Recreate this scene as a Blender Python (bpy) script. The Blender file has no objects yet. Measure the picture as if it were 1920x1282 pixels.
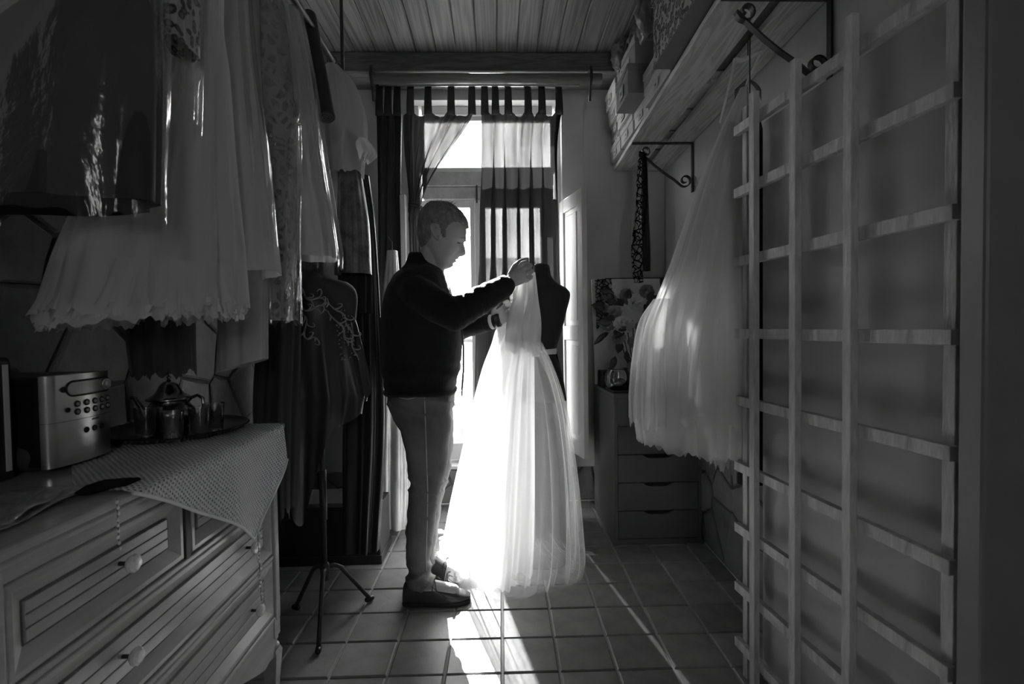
import bpy, bmesh, math, random
import numpy as np
from mathutils import Vector, Matrix, noise as mnoise

random.seed(7)
np.random.seed(7)
SC = bpy.context.scene
COL = SC.collection

# ------------------------------------------------------------------ camera
CAM_H = 1.18
FPX = 960.0
YAW = math.atan(30 / FPX)
PITCH = math.atan(27 / FPX)
ROLL = math.radians(0.8)
cam_d = bpy.data.cameras.new('camera')
cam_d.sensor_width = 36.0
cam_d.lens = FPX / 1920 * 36.0
cam_d.clip_start = 0.02
cam_d.dof.use_dof = True
cam_d.dof.focus_distance = 2.3
cam_d.dof.aperture_fstop = 5.0
cam = bpy.data.objects.new('camera', cam_d)
COL.objects.link(cam)
CAM_R = (Matrix.Rotation(-YAW, 3, 'Z') @ Matrix.Rotation(math.pi / 2 - PITCH, 3, 'X') @ Matrix.Rotation(-ROLL, 3, 'Z'))
cam.matrix_world = Matrix.Translation((0, 0, CAM_H)) @ CAM_R.to_4x4()
SC.camera = cam

# ------------------------------------------------------------------ sky, sun, exposure
SKY = 6.0
FILL = (.08, .46, 1.45, 1.95)   # opening added for fill light in the unseen rear wall (x0, x1, z0, z1)
SUN = 30.0
SUN_EL = math.radians(36.5)
SUN_DXDY = 0.16           # sideways drift of the sunlight per metre travelled into the room
w = bpy.data.worlds.new('sky')
SC.world = w
w.use_nodes = True
bg = w.node_tree.nodes['Background']
bg.inputs[0].default_value = (1, 1, 1, 1)
bg.inputs[1].default_value = SKY
sd = bpy.data.lights.new('sun', 'SUN')
sd.energy = SUN
sd.angle = math.radians(0.6)
sun = bpy.data.objects.new('sun', sd)
COL.objects.link(sun)
_d = Vector((SUN_DXDY, -1, 0)).normalized() * math.cos(SUN_EL) + Vector((0, 0, -math.sin(SUN_EL)))
sun.rotation_euler = _d.to_track_quat('-Z', 'Y').to_euler()
sun.location = (-1, 8, 6)
pd = bpy.data.lights.new('window_portal', 'AREA')
pd.shape = 'RECTANGLE'
pd.size = 1.0
pd.size_y = 2.45
pd.cycles.is_portal = True
portal = bpy.data.objects.new('window_portal', pd)
COL.objects.link(portal)
portal.location = (-0.04, 3.72, 1.46)
portal.rotation_euler = (-math.pi / 2, 0, 0)
pd2 = bpy.data.lights.new('fill_portal', 'AREA')  # sampling portal for the added fill opening
pd2.shape = 'RECTANGLE'
pd2.size = FILL[1] - FILL[0]
pd2.size_y = FILL[3] - FILL[2]
pd2.cycles.is_portal = True
portal2 = bpy.data.objects.new('fill_portal', pd2)
COL.objects.link(portal2)
portal2.location = ((FILL[0] + FILL[1]) / 2, -1.62, (FILL[2] + FILL[3]) / 2)
portal2.rotation_euler = (math.pi / 2, 0, 0)
vs = SC.view_settings
vs.view_transform = 'Standard'
vs.look = 'None'
vs.exposure = 1.6
vs.gamma = 1.0
vs.use_curve_mapping = False
SC.cycles.transparent_max_bounces = 24
SC.cycles.max_bounces = 6
SC.cycles.diffuse_bounces = 4
SC.cycles.sample_clamp_indirect = 6.0
SC.cycles.caustics_reflective = False
SC.cycles.caustics_refractive = False

# ------------------------------------------------------------------ helpers
def ray(x, y):
    return CAM_R @ Vector(((x - 960) / FPX, -(y - 641) / FPX, -1))
O = Vector((0, 0, CAM_H))
def P(x, y, Y):
    d = ray(x, y)
    return O + d * (Y / d.y)
def PX(x, y, X):
    d = ray(x, y)
    return O + d * (X / d.x)
def PZ(x, y, Z):
    d = ray(x, y)
    return O + d * ((Z - CAM_H) / d.z)
def lerp(a, b, t):
    return a + (b - a) * t

def catmull(ts, vals, t):
    """smooth interpolation of rows (arrays) at parameter t"""
    ts = np.asarray(ts, float); vals = np.asarray(vals, float)
    t = min(max(t, ts[0]), ts[-1])
    i = int(np.searchsorted(ts, t, side='right') - 1)
    i = min(max(i, 0), len(ts) - 2)
    h = ts[i + 1] - ts[i]
    s = (t - ts[i]) / h
    def slope(k):
        if k == 0: return (vals[1] - vals[0]) / (ts[1] - ts[0])
        if k == len(ts) - 1: return (vals[-1] - vals[-2]) / (ts[-1] - ts[-2])
        return (vals[k + 1] - vals[k - 1]) / (ts[k + 1] - ts[k - 1])
    m0 = slope(i) * h; m1 = slope(i + 1) * h
    return ((2*s**3 - 3*s**2 + 1) * vals[i] + (s**3 - 2*s**2 + s) * m0
            + (-2*s**3 + 3*s**2) * vals[i + 1] + (s**3 - s**2) * m1)

class MB:
    def __init__(self):
        self.v = []; self.f = []; self.uv = None
    def add(self, vs_, fs):
        o = len(self.v)
        self.v += [tuple(p) for p in vs_]
        self.f += [tuple(i + o for i in f) for f in fs]
        return self
    def box(self, x0, x1, y0, y1, z0, z1):
        c = [(x, y, z) for x in (x0, x1) for y in (y0, y1) for z in (z0, z1)]
        return self.add(c, [(0,1,3,2),(4,6,7,5),(0,4,5,1),(2,3,7,6),(0,2,6,4),(1,5,7,3)])
    def bar(self, a, b, wd, th, up=(0, 0, 1)):
        """box from a to b, width wd along side, thickness th along up"""
        a = Vector(a); b = Vector(b)
        d = (b - a).normalized(); up = Vector(up)
        s = d.cross(up)
        if s.length < 1e-4: s = d.cross(Vector((1, 0, 0)))
        s.normalize(); u = s.cross(d).normalized()
        c = []
        for p in (a, b):
            for i in (-1, 1):
                for j in (-1, 1):
                    c.append(p + s * (i * wd / 2) + u * (j * th / 2))
        return self.add(c, [(0,2,3,1),(4,5,7,6),(0,1,5,4),(2,6,7,3),(0,4,6,2),(1,3,7,5)])
    def tube(self, path, r, n=8, cap=True, flat=1.0):
        path = [Vector(p) for p in path]
        m = len(path)
        rs = r if hasattr(r, '__len__') else [r] * m
        o = len(self.v)
        ref = None
        for i, p in enumerate(path):
            d = (path[min(i + 1, m - 1)] - path[max(i - 1, 0)]).normalized()
            if ref is None:
                ref = d.cross(Vector((0.13, 0.21, 1)))
                if ref.length < 1e-3: ref = d.cross(Vector((1, 0, 0)))
            s = (ref - d * ref.dot(d)).normalized(); ref = s
            u = d.cross(s)
            for k in range(n):
                a = 2 * math.pi * k / n
                self.v.append(tuple(p + s * (math.cos(a) * rs[i]) + u * (math.sin(a) * rs[i] * flat)))
        for i in range(m - 1):
            for k in range(n):
                k2 = (k + 1) % n
                self.f.append((o+i*n+k, o+i*n+k2, o+(i+1)*n+k2, o+(i+1)*n+k))
        if cap:
            self.f.append(tuple(o + k for k in reversed(range(n))))
            self.f.append(tuple(o + (m - 1) * n + k for k in range(n)))
        return self
    def capsule(self, a, b, ra, rb=None, n=10, flat=1.0):
        rb = ra if rb is None else rb
        a = Vector(a); b = Vector(b)
        d = (b - a); L = d.length
        d = d / L if L > 1e-6 else Vector((0, 0, 1))
        path = []; rs = []
        for q in (-1, -.8, -.45): path.append(a + d * ra * q); rs.append(max(ra * math.sqrt(max(0, 1 - q*q)), ra * .12))
        path += [a, b]; rs += [ra, rb]
        for q in (.45, .8, 1): path.append(b + d * rb * q); rs.append(max(rb * math.sqrt(max(0, 1 - q*q)), rb * .12))
        return self.tube(path, rs, n, True, flat)
    def ell(self, c, rx, ry, rz, nu=14, nv=9, rot=None):
        c = Vector(c); vs_ = []; fs = []
        for j in range(nv + 1):
            ph = math.pi * j / nv
            for i in range(nu):
                th = 2 * math.pi * i / nu
                p = Vector((rx*math.sin(ph)*math.cos(th), ry*math.sin(ph)*math.sin(th), rz*math.cos(ph)))
                if rot is not None: p = rot @ p
                vs_.append(c + p)
        for j in range(nv):
            for i in range(nu):
                i2 = (i + 1) % nu
                fs.append((j*nu+i, (j+1)*nu+i, (j+1)*nu+i2, j*nu+i2))
        return self.add(vs_, fs)
    def lathe(self, prof, c=(0, 0, 0), n=24, sx=1.0, sy=1.0):
        c = Vector(c); o = len(self.v)
        for r, z in prof:
            for k in range(n):
                a = 2 * math.pi * k / n
                self.v.append((c.x + r*sx*math.cos(a), c.y + r*sy*math.sin(a), c.z + z))
        for i in range(len(prof) - 1):
            for k in range(n):
                k2 = (k + 1) % n
                self.f.append((o+i*n+k, o+i*n+k2, o+(i+1)*n+k2, o+(i+1)*n+k))
        if prof[0][0] > 1e-4: self.f.append(tuple(o + k for k in reversed(range(n))))
        if prof[-1][0] > 1e-4: self.f.append(tuple(o + (len(prof)-1)*n + k for k in range(n)))
        return self
    def grid(self, fn, nu, nv, closed=False, cap=False):
        o = len(self.v); nn = nu if closed else nu + 1
        for j in range(nv + 1):
            for i in range(nn):
                self.v.append(tuple(fn(i / nu, j / nv)))
        for j in range(nv):
            for i in range(nu):
                i2 = (i + 1) % nn if closed else i + 1
                self.f.append((o+j*nn+i, o+j*nn+i2, o+(j+1)*nn+i2, o+(j+1)*nn+i))
        if cap:
            self.f.append(tuple(o + k for k in reversed(range(nn))))
            self.f.append(tuple(o + nv*nn + k for k in range(nn)))
        return self
    def prism(self, poly, axis_vec):
        """extrude polygon (list of Vector) by axis_vec"""
        n = len(poly); a = Vector(axis_vec)
        vs_ = [Vector(p) for p in poly] + [Vector(p) + a for p in poly]
        fs = [tuple(reversed(range(n))), tuple(range(n, 2*n))]
        fs += [(i, (i+1) % n, n + (i+1) % n, n + i) for i in range(n)]
        return self.add(vs_, fs)
    def mesh(self, name, off=None):
        me = bpy.data.meshes.new(name)
        v = self.v
        if off is not None: v = [(p[0]-off[0], p[1]-off[1], p[2]-off[2]) for p in v]
        me.from_pydata(v, [], self.f)
        me.update()
        return me
    def build(self, name, mat, parent=None, smooth=False, bevel=0, solid=0, sub=0, fixn=True):
        a = np.array(self.v)
        base = (float((a[:,0].min()+a[:,0].max())/2), float((a[:,1].min()+a[:,1].max())/2), float(a[:,2].min()))
        me = self.mesh(name, base)
        if fixn:
            bm = bmesh.new(); bm.from_mesh(me)
            bmesh.ops.recalc_face_normals(bm, faces=bm.faces); bm.to_mesh(me); bm.free()
        ob = bpy.data.objects.new(name, me)
        COL.objects.link(ob)
        ob.location = base
        put(ob, parent)
        if mat: me.materials.append(mat)
        if smooth: me.shade_smooth() if smooth is True else shade_angle(ob, smooth)
        if solid:
            m = ob.modifiers.new('solid', 'SOLIDIFY'); m.thickness = solid; m.offset = 0
        if sub:
            m = ob.modifiers.new('sub', 'SUBSURF'); m.levels = sub; m.render_levels = sub
        if bevel:
            m = ob.modifiers.new('bevel', 'BEVEL'); m.width = bevel; m.segments = 2; m.limit_method = 'ANGLE'; m.angle_limit = math.radians(40)
        return ob

def shade_angle(ob, deg):
    me = ob.data
    me.shade_smooth()
    bm = bmesh.new(); bm.from_mesh(me)
    for e in bm.edges:
        if len(e.link_faces) == 2 and e.calc_face_angle(0) > math.radians(deg): e.smooth = False
    bm.to_mesh(me); bm.free()

WLOC = {}
def wloc(ob):
    return WLOC.get(ob.name, Vector(ob.location))
def put(ob, parent):
    """parent while keeping the world place (objects here are only translated)"""
    WLOC[ob.name] = Vector(ob.location)
    if parent is not None:
        ob.parent = parent
        ob.matrix_parent_inverse = Matrix.Identity(4)
        ob.location = WLOC[ob.name] - wloc(parent)
def tag(ob, label=None, cat=None, group=None, kind=None):
    if label: ob['label'] = label
    if cat: ob['category'] = cat
    if group: ob['group'] = group
    if kind: ob['kind'] = kind
    return ob
def thing(name, loc, label, cat, group=None):
    e = bpy.data.objects.new(name, None)
    e.empty_display_size = 0.05
    COL.objects.link(e)
    e.location = Vector(loc)
    WLOC[e.name] = Vector(loc)
    return tag(e, label, cat, group)

def copy_to(ob, loc, parent=None, rot=None):
    c = ob.copy(); COL.objects.link(c)
    c.parent = None
    c.location = loc
    if rot is not None: c.rotation_euler = rot
    put(c, parent)
    return c

def remesh(mb, voxel, smooth=4):
    me = mb.mesh('tmp')
    bm = bmesh.new(); bm.from_mesh(me)
    bmesh.ops.recalc_face_normals(bm, faces=bm.faces); bm.to_mesh(me); bm.free()
    ob = bpy.data.objects.new('tmp', me); COL.objects.link(ob)
    m = ob.modifiers.new('r', 'REMESH'); m.mode = 'VOXEL'; m.voxel_size = voxel; m.use_smooth_shade = True
    if smooth:
        s = ob.modifiers.new('s', 'SMOOTH'); s.iterations = smooth; s.factor = 0.5
    dg = bpy.context.evaluated_depsgraph_get(); dg.update()
    me2 = bpy.data.meshes.new_from_object(ob.evaluated_get(dg))
    bpy.data.objects.remove(ob); bpy.data.meshes.remove(me)
    out = MB()
    n = len(me2.vertices)
    co = np.empty(n * 3); me2.vertices.foreach_get('co', co)
    out.v = [tuple(p) for p in co.reshape(-1, 3)]
    out.f = [tuple(p.vertices) for p in me2.polygons]
    nn = np.empty(n * 3); me2.vertices.foreach_get('normal', nn)
    out.n = nn.reshape(-1, 3)
    bpy.data.meshes.remove(me2)
    return out

# ------------------------------------------------------------------ materials (all grey: the photograph is black and white)
MATS = {}
def nn(nt, t, **kw):
    n = nt.nodes.new(t)
    for k, v in kw.items(): setattr(n, k, v)
    return n
def mat(name, v, rough=0.6, var=0.12, scale=12.0, bump=0.0, bscale=None, metal=0.0, spec=0.5, stretch=(1, 1, 1), rnd=0.0,
        sheen=0.0, trans=0.0, wood=False, aniso=0.0):
    if name in MATS: return MATS[name]
    m = bpy.data.materials.new(name); m.use_nodes = True
    nt = m.node_tree; b = nt.nodes['Principled BSDF']; out = nt.nodes['Material Output']
    tc = nn(nt, 'ShaderNodeTexCoord'); mp = nn(nt, 'ShaderNodeMapping')
    mp.inputs['Scale'].default_value = stretch
    nt.links.new(tc.outputs['Object'], mp.inputs[0])
    nz = nn(nt, 'ShaderNodeTexNoise'); nz.inputs['Scale'].default_value = scale
    nz.inputs['Detail'].default_value = 5.0; nz.inputs['Roughness'].default_value = 0.65
    nt.links.new(mp.outputs[0], nz.inputs['Vector'])
    fac = nz.outputs['Fac']
    if wood:
        oi = nn(nt, 'ShaderNodeObjectInfo')
        add = nn(nt, 'ShaderNodeVectorMath', operation='ADD')
        sc_ = nn(nt, 'ShaderNodeVectorMath', operation='SCALE'); sc_.inputs['Scale'].default_value = 37.0
        nt.links.new(oi.outputs['Random'], sc_.inputs[0])
        nt.links.new(mp.outputs[0], add.inputs[0]); nt.links.new(sc_.outputs[0], add.inputs[1])
        wv = nn(nt, 'ShaderNodeTexNoise'); wv.inputs['Scale'].default_value = scale * 0.5
        wv.inputs['Distortion'].default_value = 1.6; wv.inputs['Detail'].default_value = 3
        nt.links.new(add.outputs[0], wv.inputs['Vector'])
        sn = nn(nt, 'ShaderNodeMath', operation='MULTIPLY'); sn.inputs[1].default_value = 26.0
        nt.links.new(wv.outputs['Fac'], sn.inputs[0])
        s2 = nn(nt, 'ShaderNodeMath', operation='SINE'); nt.links.new(sn.outputs[0], s2.inputs[0])
        s3 = nn(nt, 'ShaderNodeMath', operation='MULTIPLY_ADD'); s3.inputs[1].default_value = 0.5; s3.inputs[2].default_value = 0.5
        nt.links.new(s2.outputs[0], s3.inputs[0])
        mx = nn(nt, 'ShaderNodeMath', operation='MULTIPLY_ADD'); mx.inputs[1].default_value = 0.45
        nt.links.new(s3.outputs[0], mx.inputs[0])
        hl = nn(nt, 'ShaderNodeMath', operation='MULTIPLY'); hl.inputs[1].default_value = 0.55
        nt.links.new(fac, hl.inputs[0]); nt.links.new(hl.outputs[0], mx.inputs[2])
        fac = mx.outputs[0]
    mr = nn(nt, 'ShaderNodeMapRange')
    mr.inputs['From Min'].default_value = 0.25; mr.inputs['From Max'].default_value = 0.75
    mr.inputs['To Min'].default_value = v * (1 - var); mr.inputs['To Max'].default_value = v * (1 + var)
    nt.links.new(fac, mr.inputs[0])
    val = mr.outputs[0]
    if rnd:
        oi2 = nn(nt, 'ShaderNodeObjectInfo')
        ml = nn(nt, 'ShaderNodeMath', operation='MULTIPLY_ADD'); ml.inputs[1].default_value = 2 * rnd; ml.inputs[2].default_value = 1 - rnd
        nt.links.new(oi2.outputs['Random'], ml.inputs[0])
        m2 = nn(nt, 'ShaderNodeMath', operation='MULTIPLY')
        nt.links.new(val, m2.inputs[0]); nt.links.new(ml.outputs[0], m2.inputs[1]); val = m2.outputs[0]
    nt.links.new(val, b.inputs['Base Color'])
    b.inputs['Roughness'].default_value = rough
    b.inputs['Metallic'].default_value = metal
    b.inputs['Specular IOR Level'].default_value = spec
    if aniso: b.inputs['Anisotropic'].default_value = aniso
    if sheen:
        b.inputs['Sheen Weight'].default_value = sheen
    if bump:
        nb = nn(nt, 'ShaderNodeTexNoise'); nb.inputs['Scale'].default_value = bscale or scale * 3
        nb.inputs['Detail'].default_value = 4
        nt.links.new(mp.outputs[0], nb.inputs['Vector'])
        bp = nn(nt, 'ShaderNodeBump'); bp.inputs['Strength'].default_value = bump; bp.inputs['Distance'].default_value = 0.01
        nt.links.new(nb.outputs['Fac'], bp.inputs['Height']); nt.links.new(bp.outputs[0], b.inputs['Normal'])
    if trans:
        tr = nn(nt, 'ShaderNodeBsdfTranslucent'); tr.inputs[0].default_value = (v, v, v, 1)
        mix = nn(nt, 'ShaderNodeMixShader'); mix.inputs[0].default_value = trans
        nt.links.new(b.outputs[0], mix.inputs[1]); nt.links.new(tr.outputs[0], mix.inputs[2])
        nt.links.new(mix.outputs[0], out.inputs[0])
    MATS[name] = m
    return m

def sheer(name, v, opac, edge=0.5, transl=0.5, rough=0.5, lace=None, mesh_scale=None, gloss=0.0, lace_thr=(0.45, 0.55), lace_min=0.1, streak=.12):
    """thin see-through cloth: transparent mixed with diffuse + translucent; denser where seen edge on, as net is"""
    if name in MATS: return MATS[name]
    m = bpy.data.materials.new(name); m.use_nodes = True
    nt = m.node_tree; out = nt.nodes['Material Output']; nt.nodes.remove(nt.nodes['Principled BSDF'])
    df = nn(nt, 'ShaderNodeBsdfDiffuse'); df.inputs[0].default_value = (v, v, v, 1)
    tl = nn(nt, 'ShaderNodeBsdfTranslucent'); tl.inputs[0].default_value = (v, v, v, 1)
    mx = nn(nt, 'ShaderNodeMixShader'); mx.inputs[0].default_value = transl
    nt.links.new(df.outputs[0], mx.inputs[1]); nt.links.new(tl.outputs[0], mx.inputs[2])
    body = mx.outputs[0]
    if gloss:
        gl = nn(nt, 'ShaderNodeBsdfGlossy'); gl.inputs['Roughness'].default_value = rough
        mg = nn(nt, 'ShaderNodeMixShader'); mg.inputs[0].default_value = gloss
        nt.links.new(body, mg.inputs[1]); nt.links.new(gl.outputs[0], mg.inputs[2]); body = mg.outputs[0]
    tp = nn(nt, 'ShaderNodeBsdfTransparent')
    lw = nn(nt, 'ShaderNodeLayerWeight'); lw.inputs[0].default_value = 0.35
    mr = nn(nt, 'ShaderNodeMapRange')
    mr.inputs['To Min'].default_value = opac; mr.inputs['To Max'].default_value = min(1.0, opac + edge)
    nt.links.new(lw.outputs['Facing'], mr.inputs[0])
    fac = mr.outputs[0]
    tc = nn(nt, 'ShaderNodeTexCoord')
    nz = nn(nt, 'ShaderNodeTexNoise'); nz.inputs['Scale'].default_value = 9.0; nz.inputs['Detail'].default_value = 6
    mpz = nn(nt, 'ShaderNodeMapping'); mpz.inputs['Scale'].default_value = (1.6, 1.6, .12)
    nt.links.new(tc.outputs['Object'], mpz.inputs[0]); nt.links.new(mpz.outputs[0], nz.inputs['Vector'])
    m1 = nn(nt, 'ShaderNodeMapRange'); m1.inputs['From Min'].default_value = .3; m1.inputs['From Max'].default_value = .7
    m1.inputs['To Min'].default_value = 1 - streak; m1.inputs['To Max'].default_value = 1 + streak * .6
    nt.links.new(nz.outputs['Fac'], m1.inputs[0])
    mu = nn(nt, 'ShaderNodeMath', operation='MULTIPLY', use_clamp=True)
    nt.links.new(fac, mu.inputs[0]); nt.links.new(m1.outputs[0], mu.inputs[1]); fac = mu.outputs[0]
    if lace:
        vo = nn(nt, 'ShaderNodeTexVoronoi', feature='DISTANCE_TO_EDGE'); vo.inputs['Scale'].default_value = lace
        nt.links.new(tc.outputs['Object'], vo.inputs['Vector'])
        mv = nn(nt, 'ShaderNodeMapRange'); mv.inputs['From Min'].default_value = lace_thr[0]; mv.inputs['From Max'].default_value = lace_thr[1]
        mv.inputs['To Min'].default_value = 1.0; mv.inputs['To Max'].default_value = lace_min
        nt.links.new(vo.outputs['Distance'], mv.inputs[0])
        m2 = nn(nt, 'ShaderNodeMath', operation='MULTIPLY')
        nt.links.new(fac, m2.inputs[0]); nt.links.new(mv.outputs[0], m2.inputs[1]); fac = m2.outputs[0]
    mo = nn(nt, 'ShaderNodeMixShader')
    nt.links.new(fac, mo.inputs[0]); nt.links.new(tp.outputs[0], mo.inputs[1]); nt.links.new(body, mo.inputs[2])
    nt.links.new(mo.outputs[0], out.inputs[0])
    MATS[name] = m
    return m

def plastic_film(name='plastic_film', base=0.01, gl=0.40, rough=0.12, haze=0.04, bscale=7.0, bstr=0.5):
    """clear crinkled garment-bag film"""
    if name in MATS: return MATS[name]
    m = bpy.data.materials.new(name); m.use_nodes = True
    nt = m.node_tree; out = nt.nodes['Material Output']; nt.nodes.remove(nt.nodes['Principled BSDF'])
    tc = nn(nt, 'ShaderNodeTexCoord')
    mp = nn(nt, 'ShaderNodeMapping'); mp.inputs['Scale'].default_value = (1, 1, 0.35)
    nt.links.new(tc.outputs['Object'], mp.inputs[0])
    nz = nn(nt, 'ShaderNodeTexNoise'); nz.inputs['Scale'].default_value = bscale; nz.inputs['Detail'].default_value = 6; nz.inputs['Distortion'].default_value = 0.8
    nt.links.new(mp.outputs[0], nz.inputs['Vector'])
    bp = nn(nt, 'ShaderNodeBump'); bp.inputs['Strength'].default_value = bstr; bp.inputs['Distance'].default_value = 0.03
    nt.links.new(nz.outputs['Fac'], bp.inputs['Height'])
    gs = nn(nt, 'ShaderNodeBsdfGlossy'); gs.inputs['Roughness'].default_value = rough
    nt.links.new(bp.outputs[0], gs.inputs['Normal'])
    tp = nn(nt, 'ShaderNodeBsdfTransparent')
    df = nn(nt, 'ShaderNodeBsdfDiffuse'); df.inputs[0].default_value = (.7, .7, .7, 1)
    mh = nn(nt, 'ShaderNodeMixShader'); mh.inputs[0].default_value = haze
    nt.links.new(tp.outputs[0], mh.inputs[1]); nt.links.new(df.outputs[0], mh.inputs[2])
    fr = nn(nt, 'ShaderNodeFresnel'); fr.inputs[0].default_value = 1.5
    nt.links.new(bp.outputs[0], fr.inputs[1])
    ma = nn(nt, 'ShaderNodeMath', operation='MULTIPLY_ADD', use_clamp=True)
    ma.inputs[1].default_value = gl; ma.inputs[2].default_value = base
    nt.links.new(fr.outputs[0], ma.inputs[0])
    mo = nn(nt, 'ShaderNodeMixShader')
    nt.links.new(ma.outputs[0], mo.inputs[0]); nt.links.new(mh.outputs[0], mo.inputs[1]); nt.links.new(gs.outputs[0], mo.inputs[2])
    nt.links.new(mo.outputs[0], out.inputs[0])
    MATS[name] = m
    return m
def pane_glass():
    return plastic_film('window_glass', base=0.0, gl=0.5, rough=0.02, haze=0.02, bscale=1.0, bstr=0.0)

M_plaster = mat('plaster', 0.60, 0.85, 0.10, 3.0, bump=0.15, bscale=30)
M_tile = mat('floor_tile', 0.21, 0.42, 0.30, 9.0, bump=0.10, bscale=22, rnd=0.18)
M_grout = mat('grout', 0.32, 0.9, 0.2, 20)
M_stone = mat('stone_slab', 0.17, 0.75, 0.35, 7, bump=0.35, bscale=18, rnd=0.35)
M_mortar = mat('mortar', 0.11, 0.95, 0.3, 20)
M_ceil = mat('ceiling_wood', 0.30, 0.5, 0.30, 8, stretch=(5, .35, 5), wood=True, rnd=0.12)
M_beam = mat('beam_wood', 0.16, 0.6, 0.25, 8, stretch=(.4, 5, 5), wood=True)
M_white_paint = mat('white_paint', 0.66, 0.45, 0.08, 6, bump=0.08, bscale=25)
M_old_paint = mat('peeling_paint', 0.45, 0.6, 0.35, 9, bump=0.3)
M_shelf_wood = mat('shelf_wood', 0.50, 0.6, 0.2, 7, stretch=(4, .35, 4), wood=True, rnd=.06)
M_lath = mat('lath_wood', 0.44, 0.5, 0.4, 14, stretch=(3, 3, .6), bump=.2)
M_iron = mat('black_iron', 0.03, 0.45, 0.3, 20, spec=.5)
M_black = mat('black_cloth', 0.012, 0.85, 0.3, 20, sheen=.15)
M_blacksatin = mat('black_satin', 0.02, 0.35, 0.3, 10)
M_steel = mat('brushed_steel', 0.55, 0.28, 0.12, 30, metal=1.0, stretch=(1, .03, 1))
M_blackplastic = mat('black_plastic', 0.012, 0.35, .2, 10)

# ================================================================== THE ROOM
YB = 3.42           # face of the window wall
XL = -1.22
def XR(y): return 1.0 + 0.042 * y
CEIL = 2.86
Y0 = -1.4
def struct(ob, label=None):
    ob['kind'] = 'structure'
    if label: ob['label'] = label
    return ob

# ---- floor: bed of grout with square tiles
fl = struct(MB().box(XL - .02, 1.2, Y0, YB + .02, -0.08, -0.006).build('floor', M_grout), 'worn square floor tiles with pale joints')
T = 0.197
def tile_mesh():
    mb = MB(); h = T / 2 - 0.0035; b = 0.004
    mb.add([(-h,-h,-.02),(h,-h,-.02),(h,h,-.02),(-h,h,-.02),(-h,-h,-b),(h,-h,-b),(h,h,-b),(-h,h,-b),
            (-h+b,-h+b,0),(h-b,-h+b,0),(h-b,h-b,0),(-h+b,h-b,0)],
           [(0,3,2,1),(0,1,5,4),(1,2,6,5),(2,3,7,6),(3,0,4,7),(4,5,9,8),(5,6,10,9),(6,7,11,10),(7,4,8,11),(8,9,10,11)])
    me = mb.mesh('tile'); me.materials.append(M_tile); return me
tm = tile_mesh()
# grid laid a little off the room axis, as the joints in the photograph run
ta = math.radians(-0.6)
anchor = PZ(942, 1196, 0)
cnt = 0
for i in range(-7, 7):
    for j in range(-4, 9):
        lx = (i + .5) * T; ly = (j + .5) * T
        x = anchor.x + lx * math.cos(ta) - ly * math.sin(ta); y = anchor.y + lx * math.sin(ta) + ly * math.cos(ta)
        if x < XL - .05 or x > XR(y) + .05 or y > YB + .05 or y < .9: continue
        t = bpy.data.objects.new('tile', tm); COL.objects.link(t)
        t.location = (x, y, random.uniform(-.0012, .0008)); t.rotation_euler = (random.uniform(-.003, .003), random.uniform(-.003, .003), ta + random.uniform(-.006, .006))
        put(t, fl); cnt += 1

# ---- ceiling of narrow boards
ce = struct(MB().box(XL - .1, 1.25, Y0, YB + .1, CEIL + .018, CEIL + .1).build('ceiling', M_beam), 'wooden board ceiling')
BW = 0.122
pm = MB()
hh = BW / 2 - .0015
pm.add([(-hh, -1, .018), (hh, -1, .018), (-hh, -1, .004), (-hh+.005, -1, 0), (hh-.005, -1, 0), (hh, -1, .004),
        (-hh, 1, .018), (hh, 1, .018), (-hh, 1, .004), (-hh+.005, 1, 0), (hh-.005, 1, 0), (hh, 1, .004)],
       [(0,2,3,4,5,1), (6,7,11,10,9,8), (2,8,9,3), (3,9,10,4), (4,10,11,5), (0,6,8,2), (1,5,11,7), (0,1,7,6)])
pme = pm.mesh('plank'); pme.materials.append(M_ceil)
x = XL + .03
while x < 1.16:
    t = bpy.data.objects.new('plank', pme); COL.objects.link(t)
    t.location = (x + BW / 2, (Y0 + YB) / 2, CEIL + random.uniform(0, .0015)); t.scale = (1, (YB - Y0) / 2 + .02, 1)
    put(t, ce); x += BW

# ---- walls
OX0, OX1, OZ0, OZ1 = -0.53, 0.455, 0.24, 2.68      # window opening
WT = 0.30
b = MB()
b.box(XL - .3, OX0, YB, YB + WT, -.1, CEIL + .1).box(OX1, 1.5, YB, YB + WT, -.1, CEIL + .1)
b.box(OX0, OX1, YB, YB + WT, -.1, OZ0).box(OX0, OX1, YB, YB + WT, OZ1, CEIL + .1)
wall_back = struct(b.build('wall_back', M_plaster), 'plastered window wall, stone clad at its foot')
wall_left = struct(MB().box(XL - .3, XL, Y0, YB, -.1, CEIL + .1).build('wall_left', M_plaster), 'left plastered wall above dark stone cladding')
wr = MB().prism([Vector((XR(Y0), Y0, -.1)), Vector((XR(YB), YB, -.1)), Vector((1.6, YB, -.1)), Vector((1.6, Y0, -.1))], (0, 0, CEIL + .2))
wall_right = struct(wr.build('wall_right', M_plaster), 'right plastered wall above stone cladding')
wrb = MB().box(XL - .3, FILL[0], Y0 - .2, Y0, -.1, CEIL + .1).box(FILL[1], 1.5, Y0 - .2, Y0, -.1, CEIL + .1).box(FILL[0], FILL[1], Y0 - .2, Y0, -.1, FILL[2]).box(FILL[0], FILL[1], Y0 - .2, Y0, FILL[3], CEIL + .1)
wall_rear = struct(wrb.build('wall_rear', M_plaster), 'plain rear wall')
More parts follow.
